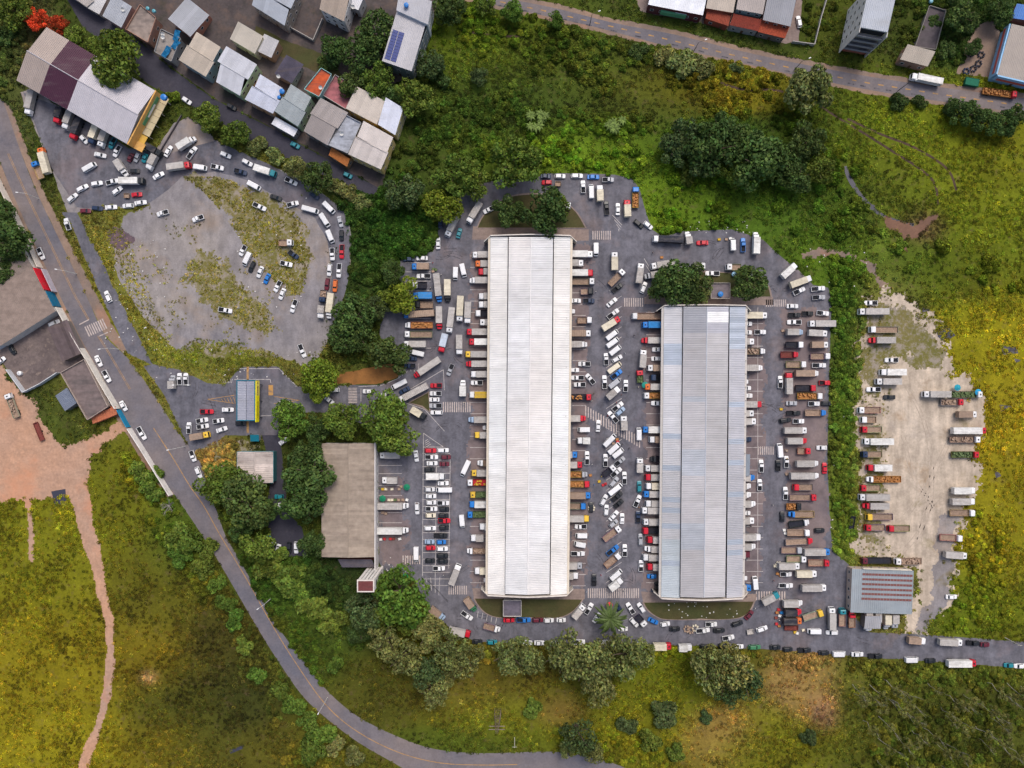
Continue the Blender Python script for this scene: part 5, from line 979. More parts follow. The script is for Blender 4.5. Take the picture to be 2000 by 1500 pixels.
ZONES = [((0,0,330,270), 'at the maroon banded warehouse'), ((380,150,480,230), 'in the lane below the row houses'), ((560,270,700,300), 'in the lane below the row houses'), ((660,325,700,355), 'in the lane below the row houses'), ((0,260,130,380), 'on the forecourt by the road verge'), ((130,255,345,392), 'on the warehouse forecourt'), ((130,388,290,425), 'against the weedy tip of the gravel lot'), ((345,255,600,405), 'in the queue curving above the gravel lot'), ((600,360,690,640), 'in the queue beside the wooded bank'), ((460,460,590,620), 'on the weedy middle of the gravel lot'), ((290,380,600,745), 'out on the open gravel lot'), ((0,600,110,900), 'in the earth yard behind the painted wall'), ((60,380,300,940), 'beside the town road'), ((300,700,560,960), 'near the entrance gate canopy'), ((510,880,625,1100), 'under the brown roofed office trees'), ((540,740,775,880), 'on the entrance road'), ((735,860,805,1110), 'loading at the brown roofed office'), ((818,745,885,1125), 'in the painted white hall bays'), ((775,490,848,740), 'in the bays along the wooded edge'), ((740,730,850,850), 'by the grass triangle inside the entrance'), ((895,490,975,1155), 'on the car bay side of the white hall'), ((840,320,1262,480), 'on the wooded loop by the white hall'), ((1230,430,1640,575), 'on the wooded loop by the grey hall'), ((848,480,905,1150), 'standing in the aisle beside the white hall'), ((1095,480,1166,1152), 'along the inner side of the white hall'), ((1166,440,1246,1160), 'in the slanted row between the two halls'), ((1246,560,1310,1165), 'along the inner side of the grey hall'), ((1440,590,1500,1165), 'along the hedge side of the grey hall'), ((1490,560,1645,1105), 'between the grey hall and the hedge'), ((1490,1100,1770,1238), 'round the stalls near the striped shed'), ((1640,570,1800,1110), 'along the hedge edge of the dirt lot'), ((1790,570,1960,1190), 'along the field edge of the dirt lot'), ((830,1140,1500,1242), 'beside the lawn islands'), ((820,1200,2060,1320), 'along the lower yard road'), ((1500,0,2000,240), 'on the upper road past the shops')]
def zone(px, py):
    for (a, b, c, d), t in ZONES:
        if a <= px <= c and b <= py <= d: return t
    return 'in the market yard'
CAT = dict(C='car', P='pickup', V='van', T='truck', F='truck', L='trailer')
NAME = dict(C='parked_car', P='pickup_truck', V='delivery_van', T='cargo_truck', F='flatbed_truck', L='trailer')
def short(v):
    a = PN[v['c'][0]]
    return a + ' ' + dict(C='car', P='pickup', V='van', T='truck', F='flatbed truck', L='trailer')[v['k']]
def desc(v):
    c = v['c']; a = PN[c[0]]; k = v['k']
    if k == 'T': return '%s cab truck with %s %s' % (a, PN[c[1]], 'tarpaulin' if c[1] in 'snk' else 'cargo box')
    if k == 'F': return '%s cab flatbed truck with %s bed' % (a, PN[c[1]])
    if k == 'P': return '%s pickup with open bed' % a
    if k == 'C': return '%s car' % a
    if k == 'V': return '%s van' % a
    return '%s open trailer' % a
for v in VS: v['z'] = zone(v['px'], v['py']); v['d'] = desc(v); v['lab'] = v['d'] + ' ' + v['z']
cnt = {}
for v in VS: cnt[v['lab']] = cnt.get(v['lab'], 0) + 1
for v in VS:
    if cnt[v['lab']] > 1:
        nb = sorted((w for w in VS if w is not v), key=lambda w: (w['p'] - v['p']).length)[:1]
        nb = [w for w in nb if (w['p'] - v['p']).length < 11]
        if nb:
            kk = short(v) if v['k'] in 'TFP' else v['d']
            v['lab2'] = '%s next to a %s %s' % (kk, short(nb[0]), v['z'])
for v in VS:
    if 'lab2' in v and len(v['lab2'].split()) <= 16: v['lab'] = v['lab2']
cnt = {}
for v in VS: cnt[v['lab']] = cnt.get(v['lab'], 0) + 1
for v in VS:
    if cnt[v['lab']] > 1:
        nb = [w for w in sorted((w for w in VS if w is not v), key=lambda w: (w['p'] - v['p']).length)[:2] if (w['p'] - v['p']).length < 12]
        if len(nb) == 2:
            a, b = short(nb[0]), short(nb[1])
            l2 = '%s near a %s and a %s %s' % (short(v), a, b, v['z']) if a != b else '%s near two %ss %s' % (short(v), a, v['z'])
            if len(l2.split()) <= 16: v['lab'] = l2
for v in VS:
    if len(v['lab'].split()) > 16: v['lab'] = short(v) + ' ' + v['z']

def vehicle(v):
    k, c, L = v['k'], v['c'], v['L']
    grp = '%ss %s' % (dict(C='car', P='pickup', V='van', T='cargo truck', F='flatbed truck', L='trailer')[k], v['z'])
    rt = thing(NAME[k], v['lab'], CAT[k], v['p'] + Vector((0, 0, v.get('gz', .055))), v['h'], grp)
    jit = random.uniform(.88, 1.05); pc = tuple(x * jit for x in PC[c[0]])
    def wheels(me, xs, y, r):
        for x in xs:
            for s_ in (-1, 1): obj('wheel', me, None, rt, loc=(x, s_ * y, r))
    if k in 'CPV':
        kit = KIT[k + ('0' if k != 'C' or random.random() < .55 else '1')]; L0 = dict(C=4.2, P=4.8, V=4.9)[k]; sx = L / L0
        for n, me, painted in kit: obj(n, me, None, rt, pc if painted else None, scale=(sx, 1, 1))
        wheels(WCAR, (-L * .3, L * .31), .78, .31)
    elif k in 'TF':
        cl = 2.1; bl = L - cl - .12; bonnet = random.random() < .22
        cb = obj('cab', KIT['cab2' if bonnet else 'cab'][0][1], None, rt, pc, loc=(L / 2 - cl, 0, 0))
        for n, me in (CABSUB2 if bonnet else CABSUB):
            if n != 'roof_hatch' or random.random() < .55: obj(n, me, None, cb)
        obj('chassis', CH, None, rt, loc=(L / 2 - .4, 0, 0), scale=(L - .5, 1, 1))
        bx = L / 2 - cl - .12; jq = random.uniform(.86, 1.08); q = tuple(x * jq for x in CC[c[1]])
        if k == 'T':
            obj('cargo_body', TB[0 if c[1] in 'snk' and random.random() < .85 else 1], None, rt, q, loc=(bx, 0, 0), scale=(bl, 1, random.choice((.92, .97, 1, 1.03))))
        else:
            obj('bed_floor', FB, None, rt, q, loc=(bx, 0, 0), scale=(bl, 1, 1))
            w_ = tuple(x * random.choice((.8, 1.0, 1.4)) for x in q)
            for s_ in SB: obj('side_board', s_, None, rt, w_, loc=(bx, 0, 0), scale=(bl, 1, 1))
            for x in (bx - .04, bx - bl + .04): obj('end_board', EB, None, rt, w_, loc=(x, 0, 0))
            v['bed'] = (bx, bl)
        xs = [L / 2 - 1.2, -L / 2 + 1.3] + ([-L / 2 + 2.4] if L > 7.5 else [])
        wheels(WTRK, xs, .98, .48)
    else:
        obj('trailer_body', LB, None, rt, CC[c[0]], scale=(L, 1, 1)); obj('drawbar', DB, None, rt, loc=(L / 2 - .5, 0, 0)); wheels(WCAR, (-.2,), .97, .31)
    v['o'] = rt
for v in VS: vehicle(v)
# --- loads standing in some beds and goods set down by the trucks
CRATE = MB(); CRATE.box(-.5,-.4,0,.5,.4,.06)
for s_ in (-1, 1): CRATE.box(-.5, s_ * .38 - .02, .063, .5, s_ * .38 + .02, .5); CRATE.box(s_ * .48 - .02, -.355, .063, s_ * .48 + .02, .355, .5)
CRATE.box(-.42,-.33,.07,.42,.33,.42); CRATE = mk(CRATE, 'crate', 'plain')
LOADC = [('o', 'orange produce'), ('g', 'green produce'), ('w', 'white sacks'), ('n', 'brown boxes'), ('y', 'yellow produce')]
nl = 0
for v in VS:
    if 'bed' in v and v['c'] != 'mk' and (v['c'][1] in 'gor' or random.random() < .2):
        bx, bl = v['bed']; key, nm = next((x for x in LOADC if x[0] == v['c'][1]), random.choice(LOADC))
        nn_ = max(4, int(bl * 3.2)); lb_ = 'heap of %s in a %s %s' % (nm, short(v), v['z']); o = thing('cargo_load', lb_ if len(lb_.split()) <= 16 else 'heap of %s %s' % (nm, v['z']), 'cargo', v['o'].location, v['h'], 'loads in open truck beds'); nl += 1
        for i in range(nn_):
            x = bx - bl * random.uniform(.08, .92); y = random.uniform(-.85, .85); h = random.uniform(.3, .85); w_ = random.uniform(.2, .32); kq = random.uniform(.75, 1.2)
            MB().prism([(x - w_, y - w_ * .8), (x + w_, y - w_), (x + w_ * .9, y + w_), (x - w_, y + w_)], 1.21, 1.21 + h).o('sack', M['plain'], o, tuple(a_ * kq for a_ in CC[key]))
STALL = [(748,955,'y'),(754,955,'c'),(766,955,'c'),(780,955,'n'),(760,976,'c'),(766,976,'c'),(772,976,'g'),(779,976,'n'),(787,976,'n'),(795,976,'w'),(784,950,'n'),(751,1052,'r'),(763,1052,'r'),(769,1052,'m'),(744,1053,'w'),(781,1052,'w'),(754,1003,'n'),(748,1001,'n'),(1513,1105,'c'),(1518,1120,'o'),(1524,1124,'o'),(1520,1190,'r'),(1517,1196,'o'),(1522,1202,'w'),(1515,1206,'m'),(1526,1196,'b'),(1516,1218,'r'),(1521,1222,'o'),(1556,1236,'w'),(1552,1234,'y'),(1568,1230,'c'),(1292,503,'o'),(1152,990,'c'),(1170,940,'y'),(1178,947,'r'),(1182,945,'r'),(847,526,'g'),(851,527,'g'),(846,530,'n'),(1205,858,'o'),(1198,866,'n'),(1206,862,'r'),(1153,928,'o'),(1528,646,'n'),(1525,799,'y'),(1531,1035,'w'),(1533,1041,'w'),(1535,880,'n'),(1536,926,'n'),(1404,468,'y'),(1418,468,'n'),(1426,466,'w'),(1265,770,'g'),(1247,740,'g'),(1253,742,'n')]
for x, y, c in STALL:
    o = obj('produce_crate', CRATE, None, None, CC[c], loc=W(x, y) + Vector((0, 0, .056)), rot=(0, 0, random.uniform(-.3, .3)), scale=(1.15, 1.15, 1.2))
    tag(o, '%s produce crate stacked on the ground %s' % (PN[c], zone(x, y)), 'crate', '%s produce crates %s' % (PN[c], zone(x, y)))
print('vehicles', len(VS), 'loads', nl)

# ---------------------------------------------------------------- vegetation
def leaf_mat(name, attr=None, lo=.55, hi=1.45, hue=(.16, .15, .03)):
    m, t, b = nodes(name, .75, .15)
    if attr:
        a = t.nodes.new('ShaderNodeAttribute'); a.attribute_type = 'INSTANCER'; a.attribute_name = attr; c = a.outputs['Color']
    else: c = objcol(t)
    v = t.nodes.new('ShaderNodeVertexColor'); v.layer_name = 'leaf'
    c = mixc(t, 1.0, c, v.outputs['Color'], 'MULTIPLY')
    c = mulv(t, c, rng_map(t, noise(t, .5, 4, .6), .3, .7, .75, 1.3))
    t.links.new(c, b.inputs['Base Color'])
    tr = t.nodes.new('ShaderNodeBsdfTranslucent'); t.links.new(c, tr.inputs['Color'])
    mx = t.nodes.new('ShaderNodeMixShader'); mx.inputs[0].default_value = .25
    out = t.nodes['Material Output']; t.links.new(b.outputs[0], mx.inputs[1]); t.links.new(tr.outputs[0], mx.inputs[2]); t.links.new(mx.outputs[0], out.inputs['Surface'])
    return m
M['leaf'] = leaf_mat('tree_leaves'); M['tuft'] = leaf_mat('ground_plants', 'tint')
M['bark'] = mat_obj('bark', .95, .1, 3, .6, 1.2)
def leaves_mesh(name, centers, normals, size, rnd, mat, jitter=.6, aspect=.62, tintv=.35, cluster=None):
    """one quad per centre; returns a mesh with a per-leaf brightness attribute"""
    n = len(centers); nr = normals + rnd.normal(0, jitter, (n, 3)); nr /= np.linalg.norm(nr, axis=1)[:, None] + 1e-9
    t = np.cross(nr, rnd.normal(0, 1, (n, 3))); t /= np.linalg.norm(t, axis=1)[:, None] + 1e-9; b = np.cross(nr, t)
    s = size * rnd.uniform(.6, 1.3, n)[:, None]
    V = np.stack([centers - t * s, centers + b * s * aspect, centers + t * s, centers - b * s * aspect], 1).reshape(-1, 3)
    me = bpy.data.meshes.new(name); me.vertices.add(4 * n); me.vertices.foreach_set('co', V.astype(np.float32).ravel())
    me.loops.add(4 * n); me.loops.foreach_set('vertex_index', np.arange(4 * n, dtype=np.int32))
    me.polygons.add(n); me.polygons.foreach_set('loop_start', np.arange(0, 4 * n, 4, dtype=np.int32)); me.update(calc_edges=True)
    c = 1 + rnd.uniform(-tintv, tintv, n)
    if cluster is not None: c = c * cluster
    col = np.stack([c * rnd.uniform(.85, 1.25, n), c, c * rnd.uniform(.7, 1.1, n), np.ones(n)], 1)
    at = me.color_attributes.new('leaf', 'FLOAT_COLOR', 'POINT'); at.data.foreach_set('color', np.repeat(col, 4, 0).astype(np.float32).ravel())
    me.materials.append(M[mat]); return me
def crown(seed, lobes=36, per=130, size=.07, flat=.78, spread=.84, lr=(.12, .34), jitter=.8, core=True):
    """unit crown: lobes of foliage packed in a flattened dome, leaves over each lobe's surface"""
    r = np.random.default_rng(seed); C_, N_, K_ = [], [], []
    for i in range(lobes):
        a = r.uniform(0, 2 * math.pi); d = spread * math.sqrt(r.uniform(0, 1)); z = (1 - d * d) ** .5 * flat * r.uniform(.25, .95)
        rad = r.uniform(*lr); cen = np.array([d * math.cos(a), d * math.sin(a), z]); k = int(per * (rad / .28) ** 2)
        v = r.normal(0, 1, (k, 3)); v[:, 2] = np.abs(v[:, 2]) * .9 - .25; v /= np.linalg.norm(v, axis=1)[:, None]
        C_.append(cen + v * rad * r.uniform(.72, 1.08, (k, 1))); N_.append(v); K_.append(np.full(k, r.uniform(.72, 1.3)))
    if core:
        k = 260; v = r.normal(0, 1, (k, 3)); v /= np.linalg.norm(v, axis=1)[:, None]; C_.append(v * np.array([.6, .6, .35]) + np.array([0, 0, .3 * flat])); N_.append(v); K_.append(np.full(k, .7))  # inner leaves coloured darker, painting in the shade inside the crown
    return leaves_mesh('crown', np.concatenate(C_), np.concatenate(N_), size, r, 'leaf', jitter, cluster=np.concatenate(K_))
CROWNS = [crown(i) for i in range(7)]
FEATH = [crown(40 + i, lobes=34, per=120, size=.06, flat=1.0, spread=.8, lr=(.12, .24), jitter=.9) for i in range(5)]
SHRUB = [crown(60 + i, lobes=12, per=120, size=.11, flat=.6, spread=.7, lr=(.25, .45), core=False) for i in range(4)]
SLIM = [crown(80 + i, lobes=12, per=80, size=.12, flat=1.3, spread=.75, lr=(.14, .26), jitter=1.0, core=False) for i in range(3)]
def trunk_mesh(seed, h, r0, spread, slim=False):
    r = random.Random(seed); mb = MB(); p = Vector((0, 0, 0)); segs = 4
    for i in range(segs):
        q = p + Vector((r.uniform(-.06, .06) * h, r.uniform(-.06, .06) * h, h / segs * (.62 if not slim else .95)))
        mb.tube(p, q, r0 * (1 - .17 * i), r0 * (1 - .17 * (i + 1)), 7); p = q
    for i in range(5 if not slim else 3):
        a = 2 * math.pi * i / 5 + r.uniform(-.4, .4); e = p + Vector((math.cos(a) * spread, math.sin(a) * spread, h * r.uniform(.12, .3)))
        mb.tube(p - Vector((0, 0, h * .1)), e, r0 * .45, r0 * .12, 5)
    m = mb.m('trunk'); m.materials.append(M['bark']); return m
TR = [trunk_mesh(i, 1.0, .055, .35) for i in range(4)]
TS = [trunk_mesh(20 + i, 1.0, .009, .08, True) for i in range(3)]
TC = {1: ((.135,.20,.036), 'mid green'), 2: ((.078,.13,.038), 'dark green'), 3: ((.19,.25,.03), 'yellow green'), 4: ((.20,.225,.08), 'olive'), 5: ((.088,.135,.052), 'bluish green'), 6: ((.50,.075,.03), 'red flowering'), 7: ((.11,.19,.032), 'bright green')}
TREES = """65 35 22 r6;108 45 18 r6;20 20 30 r1;8 62 22 s2;145 72 22 r1;178 90 18 r1;222 108 46 r1;333 187 14 s3;400 225 25 r1;455 260 24 r1;500 282 18 s4;535 305 18 s4;575 328 22 r4;620 345 28 r2;655 362 18 s4;682 376 18 s4;708 392 17 s4
14 466 36 r2;8 415 22 r2;26 502 22 r2;4 530 22 r2
790 372 34 r5;866 402 33 r3;888 338 38 r1;925 348 30 r1;1003 312 46 r1;992 411 29 r2;1066 406 42 r2;1085 400 26 r1
766 532 23 r2;784 576 31 r3;752 585 20 r1;735 602 22 r5;690 618 38 r2;672 660 30 r2;702 652 28 r2;756 692 36 r2;618 736 33 r3;618 762 24 r3;563 822 33 r7;612 838 26 r2;668 822 34 r1;742 812 42 r1;775 852 40 r1;735 866 22 s1
595 896 34 r2;602 930 44 r2;588 985 40 r2;606 1065 26 r2;422 945 36 r1;480 985 46 r2;512 998 26 r2;500 1072 30 r1;470 1040 20 r2
712 1192 34 r5;782 1165 50 r7;742 1160 22 r4;745 1208 26 r1;805 1215 28 r1;838 1238 32 r4;700 1240 22 r2
748 1252 32 f4;788 1285 36 f4;832 1312 34 f5;846 1352 32 f4;880 1268 38 f4;912 1290 34 f4;870 1320 24 f4;998 1282 42 f4;1034 1290 30 f4;1104 1282 46 f4;1150 1302 46 f4;1168 1338 40 f4;1222 1282 46 f4;1252 1276 28 f4;1190 1268 30 f4;1398 1312 46 f4;1432 1302 40 f4;1462 1334 36 f5;1422 1352 30 f5;1382 1286 28 f4;1130 1440 34 f5;1162 1470 22 f4;1105 1465 18 f4
1318 548 38 r2;1352 552 36 r2;1298 562 26 r2;1370 570 20 r4;1466 548 32 r2
1580 172 44 r4;1340 265 34 r5;1400 285 46 r2;1490 312 50 r2;1455 278 34 r2;1532 312 30 r2;1582 272 34 r2;1372 312 30 r5;1412 250 30 r2;1320 292 28 r5;1560 345 30 r2;1602 332 28 r1;1440 330 28 r1;1350 335 24 s1
1000 18 21 r7;1085 36 16 r7;880 8 30 r2;948 8 20 r1;935 146 17 r5;838 122 25 r5;806 186 34 r1;860 150 18 s2;700 100 34 r2;730 60 36 r2;690 160 26 r2;735 150 30 r1;760 185 24 r2;655 90 28 r2;640 120 18 s2;760 90 20 r2
1330 122 28 s4;1372 128 22 s4;1300 105 20 s4;1440 132 14 s5;1250 95 18 s2;1758 196 18 s2;1800 198 14 s2;1862 206 16 s2;1882 216 24 r2;1908 226 24 r2;1938 238 22 r2;1966 236 24 r2;1990 222 18 r2;1880 22 32 r2;1852 98 18 s2;1905 90 15 r2;1960 16 26 r2;1830 40 14 s2;1900 45 18 s2
270 922 22 s1;292 958 22 s1;300 930 16 s7;340 1050 26 s1;366 1062 26 s1;350 1092 22 s7;392 1112 22 s1;405 1075 18 s1;420 1142 18 s7;438 1180 18 s7;455 1214 20 s7;472 1262 18 s1;500 1320 17 s7;545 1352 18 s1;572 1382 20 s7;600 1412 20 s1;625 1440 24 s7;608 1472 28 s1;650 1462 20 s4;690 1480 20 s4
522 1112 28 s1;556 1140 28 s1;578 1164 20 s7;600 1186 22 s1;626 1192 24 s1;642 1226 18 s1;672 1208 20 s1;655 1300 17 s7;540 1088 18 s1;575 1120 20 s1
1300 1400 26 s5;1378 1402 13 s5;1582 1442 16 s5;1225 1420 18 s5;1270 1450 22 s1;1040 1388 18 s1;1320 1470 18 s1"""
LAND = [((481,783), 'the gate canopy'), ((680,980), 'the brown roofed office'), ((500,910), 'the rusty shed'), ((722,1130), 'the water tower'), ((1040,420), 'the wooded end of the white hall'), ((1400,560), 'the wooded end of the grey hall'), ((1040,1270), 'the lower yard road'), ((1220,1290), 'the lower yard road'), ((1420,1290), 'the lower yard road'), ((860,1290), 'the lower yard road'), ((222,130), 'the maroon banded warehouse'), ((110,60), 'the maroon banded warehouse'), ((560,310), 'the row house lane'), ((680,380), 'the row house lane'), ((430,245), 'the row house lane'), ((30,480), 'the depot wall'), ((780,560), 'the wooded parking bays'), ((700,640), 'the wooded bank of the gravel lot'), ((790,80), 'the solar panel house'), ((690,80), 'the solar panel house'), ((1020,20), 'the upper road'), ((1330,110), 'the upper road'), ((1580,160), 'the upper road'), ((1900,230), 'the upper road'), ((1870,60), 'the tyre yard'), ((1450,300), 'the creek thicket'), ((1350,300), 'the creek thicket'), ((300,940), 'the clean white wall'), ((420,1130), 'the curving town road'), ((600,1420), 'the curving town road'), ((600,1180), 'the curving town road'), ((1130,1450), 'the bottom field'), ((1300,1420), 'the bottom field'), ((880,350), 'the wooded end of the white hall')]
def near(px, py): return min(LAND, key=lambda l: (l[0][0] - px) ** 2 + (l[0][1] - py) ** 2)[1]
def tree(px, py, r, kind, ci, label=None, group=None):
    rm = r * S * 1.12; col, cn = TC[ci]
    hgt = dict(r=rm * 1.75, f=rm * 1.9, s=rm * 1.0)[kind]; cz = hgt * (.38 if kind != 's' else .1)
    p = W(px, py, hgt * .7)
    big = 'large ' if r >= 38 else ('small ' if r <= 20 else '')
    nm = dict(r='tree', f='feathery tree', s='shrub')[kind]
    lb = '%s%s %s beside %s' % (big, cn, nm, near(px, py))
    t = thing(dict(r='broadleaf_tree', f='feathery_tree', s='shrub')[kind], lb, 'shrub' if kind == 's' else 'tree', (p.x, p.y, 0), random.uniform(0, 6.28), '%s %ss beside %s' % (cn, nm, near(px, py)))
    k = random.uniform(.85, 1.18)
    TL.append(t)
    me = random.choice(dict(r=CROWNS, f=FEATH, s=SHRUB)[kind])
    sq = random.uniform(.9, 1.12)
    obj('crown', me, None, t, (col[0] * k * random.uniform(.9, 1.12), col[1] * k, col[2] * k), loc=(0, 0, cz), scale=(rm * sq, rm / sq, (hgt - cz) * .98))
    obj('trunk', random.choice(TR), None, t, (.13, .10, .075), scale=(hgt * (.6 if kind == 's' else .9),) * 3)
OCC = []; TL = []
for e in TREES.replace('\n', ';').split(';'):
    a = e.split(); tree(float(a[0]), float(a[1]), float(a[2]), a[3][0], int(a[3][1])); OCC.append((float(a[0]), float(a[1]), float(a[2])))
from collections import Counter
cn_ = Counter(t['label'] for t in TL)
for t in TL:
    if cn_[t['label']] > 1:
        nb = sorted(VS, key=lambda w: (w['p'] - Vector((t.location.x, t.location.y, 0))).length)[0]
        if (nb['p'] - Vector((t.location.x, t.location.y, 0))).length < 13: t['label'] = t['label'] + ' near a ' + short(nb)
# slender trees of the bottom corner grove: pale stems that lean outward in the view
rr = random.Random(3); n = 0
GROVE = [(1668,1330),(1760,1318),(1850,1330),(2000,1335),(2060,1340),(2060,1540),(1720,1540),(1690,1450),(1672,1390)]
pts = []
while len(pts) < 62:
    x, y = rr.uniform(1660, 2060), rr.uniform(1315, 1540)
    if not inpoly(x, y, GROVE) or any((x - a) ** 2 + (y - b) ** 2 < 17 ** 2 for a, b in pts): continue
    pts.append((x, y)); h = rr.uniform(9, 15); rm = rr.uniform(1.7, 3.2)
    p = W(x, y, h * .2)
    t = thing('slender_tree', 'slender pale stemmed tree in the sparse corner grove', 'tree', (p.x, p.y, 0), rr.uniform(0, 6), 'slender trees in the corner grove')
    obj('trunk', rr.choice(TS), None, t, (.40, .37, .32), scale=(h,) * 3)
    k = rr.uniform(.8, 1.15)
    obj('crown', rr.choice(SLIM), None, t, (.175 * k, .185 * k, .06 * k), loc=(0, 0, h * .62), scale=(rm, rm, rm * .9))
# palm, bananas, bare tree
def frond(mb, a, L, rise, droop, w, n=7):
    d = Vector((math.cos(a), math.sin(a), 0)); s = Vector((-d.y, d.x, 0)); prev = None
    for i in range(n + 1):
        t = i / n; c = d * L * t + Vector((0, 0, rise * math.sin(t * 2.2) - droop * t * t)); ww = w * math.sin(math.pi * (.12 + .86 * t)) ; cur = (c - s * ww - Vector((0, 0, ww * .5)), c, c + s * ww - Vector((0, 0, ww * .5)))
        if prev: mb.quad(prev[0], cur[0], cur[1], prev[1]); mb.quad(prev[1], cur[1], cur[2], prev[2])
        prev = cur
M['frond'] = mat_obj('frond', .6, .3, 2, .6, 1.3)
def palm(px, py, h, L, n, w, col, name, label, cat, stems=1):
    t = thing(name, label, cat, W(px, py, h * .7) * 1); t.location.z = 0
    for s_ in range(stems):
        ox, oy = (0, 0) if stems == 1 else (random.uniform(-3, 3), random.uniform(-3, 3))
        for i in range(n):
            mb = MB(); frond(mb, random.uniform(0, .3) + 6.283 * i / n, L * random.uniform(.8, 1.1), L * random.uniform(.12, .4), L * random.uniform(.25, .6), w)
            k = random.uniform(.7, 1.3); mb.o('frond' if stems == 1 else 'leaf', M['frond'], t, tuple(c * k for c in col), loc=(ox, oy, h))
        MB().tube((ox, oy, 0), (ox, oy, h), .28, .2, 8).o('trunk' if stems == 1 else 'stem', M['bark'], t, (.2, .17, .12))
palm(1190, 1204, 9, 6.8, 34, .6, (.07, .105, .025), 'palm_tree', 'tall palm with arching fronds between the two lawn islands', 'palm tree')
palm(1050, 236, 3.2, 2.3, 8, .36, (.14, .20, .045), 'banana_plant', 'pale banana clump standing alone in the meadow below the creek', 'banana plant', 9)
palm(1204, 248, 3.2, 2.3, 8, .36, (.14, .20, .045), 'banana_plant', 'pale banana clump nearer the dark creek thicket', 'banana plant', 9)
t = thing('bare_tree', 'leafless grey tree by the end of the clean white wall', 'tree', W(336, 985)); mb = MB(); rr = random.Random(9)
for i in range(26):
    a = rr.uniform(0, 6.28); L = rr.uniform(1.8, 3.4); e = Vector((math.cos(a) * L, math.sin(a) * L, 3 + rr.uniform(.5, 2.5))); m_ = e * .5 + Vector((0, 0, 1.0)); mb.tube((0, 0, 2.2), m_, .09, .05, 5); mb.tube(m_, e, .05, .02, 4)
    for q in range(3): f_ = e + Vector((rr.uniform(-.8, .8), rr.uniform(-.8, .8), rr.uniform(0, .6))); mb.tube(m_.lerp(e, .6), f_, .03, .012, 4)
mb.o('branches', M['bark'], t, (.30, .28, .25)); MB().tube((0, 0, 0), (0, 0, 2.4), .2, .12, 7).o('trunk', M['bark'], t, (.25, .23, .2))

# --- countless grass, weeds and brush: one scattered object each
def proto_tuft(seed, n=20, spread=.6, h=.45, size=.24):
    r = np.random.default_rng(seed); a = r.uniform(0, 6.28, n); d = spread * np.sqrt(r.uniform(0, 1, n))
    C_ = np.stack([d * np.cos(a), d * np.sin(a), h * r.uniform(.15, 1, n)], 1); N_ = np.stack([np.cos(a) * .5, np.sin(a) * .5, np.full(n, .9)], 1)
    me = leaves_mesh('tuft', C_, N_, size, r, 'tuft', .7, .5, .4)
    return bpy.data.objects.new('tuft_source', me)
def proto_bush(seed):
    me = crown(seed, lobes=9, per=55, size=.15, flat=.7, spread=.65, lr=(.28, .5), core=False); me.materials[0] = M['tuft']
    return bpy.data.objects.new('bush_source', me)
def scatter(name, label, P, rot, scl, tint, protos):
    col = bpy.data.collections.new(name + '_sources')
    for p in protos: col.objects.link(p)
    me = bpy.data.meshes.new(name); me.vertices.add(len(P)); me.vertices.foreach_set('co', np.asarray(P, np.float32).ravel())
    a = me.attributes.new('rz', 'FLOAT', 'POINT'); a.data.foreach_set('value', rot.astype(np.float32))
    a = me.attributes.new('sc', 'FLOAT_VECTOR', 'POINT'); a.data.foreach_set('vector', scl.astype(np.float32).ravel())
    a = me.attributes.new('tint', 'FLOAT_COLOR', 'POINT'); a.data.foreach_set('color', np.concatenate([tint, np.ones((len(P), 1))], 1).astype(np.float32).ravel())
    a = me.attributes.new('pick', 'INT', 'POINT'); a.data.foreach_set('value', rng.integers(0, len(protos), len(P)).astype(np.int32))
    o = obj(name, me); o['kind'] = 'stuff'; o['label'] = label; o['category'] = 'vegetation'
    g = bpy.data.node_groups.new(name, 'GeometryNodeTree')
    g.interface.new_socket('Geometry', in_out='INPUT', socket_type='NodeSocketGeometry'); g.interface.new_socket('Geometry', in_out='OUTPUT', socket_type='NodeSocketGeometry')
    N = g.nodes.new; gi, go = N('NodeGroupInput'), N('NodeGroupOutput'); ip = N('GeometryNodeInstanceOnPoints'); ci = N('GeometryNodeCollectionInfo')
    ci.inputs['Collection'].default_value = col; ci.inputs['Separate Children'].default_value = True; ci.inputs['Reset Children'].default_value = True
    def na(n_, ty):
        x = N('GeometryNodeInputNamedAttribute'); x.data_type = ty; x.inputs['Name'].default_value = n_; return x.outputs[0]
    cx = N('ShaderNodeCombineXYZ'); er = N('FunctionNodeEulerToRotation'); l = g.links.new
    l(na('rz', 'FLOAT'), cx.inputs[2]); l(cx.outputs[0], er.inputs[0]); l(gi.outputs[0], ip.inputs['Points']); l(ci.outputs[0], ip.inputs['Instance'])
    ip.inputs['Pick Instance'].default_value = True; l(na('pick', 'INT'), ip.inputs['Instance Index']); l(er.outputs[0], ip.inputs['Rotation']); l(na('sc', 'FLOAT_VECTOR'), ip.inputs['Scale']); l(ip.outputs[0], go.inputs[0])
    md = o.modifiers.new('scatter', 'NODES'); md.node_group = g; return o
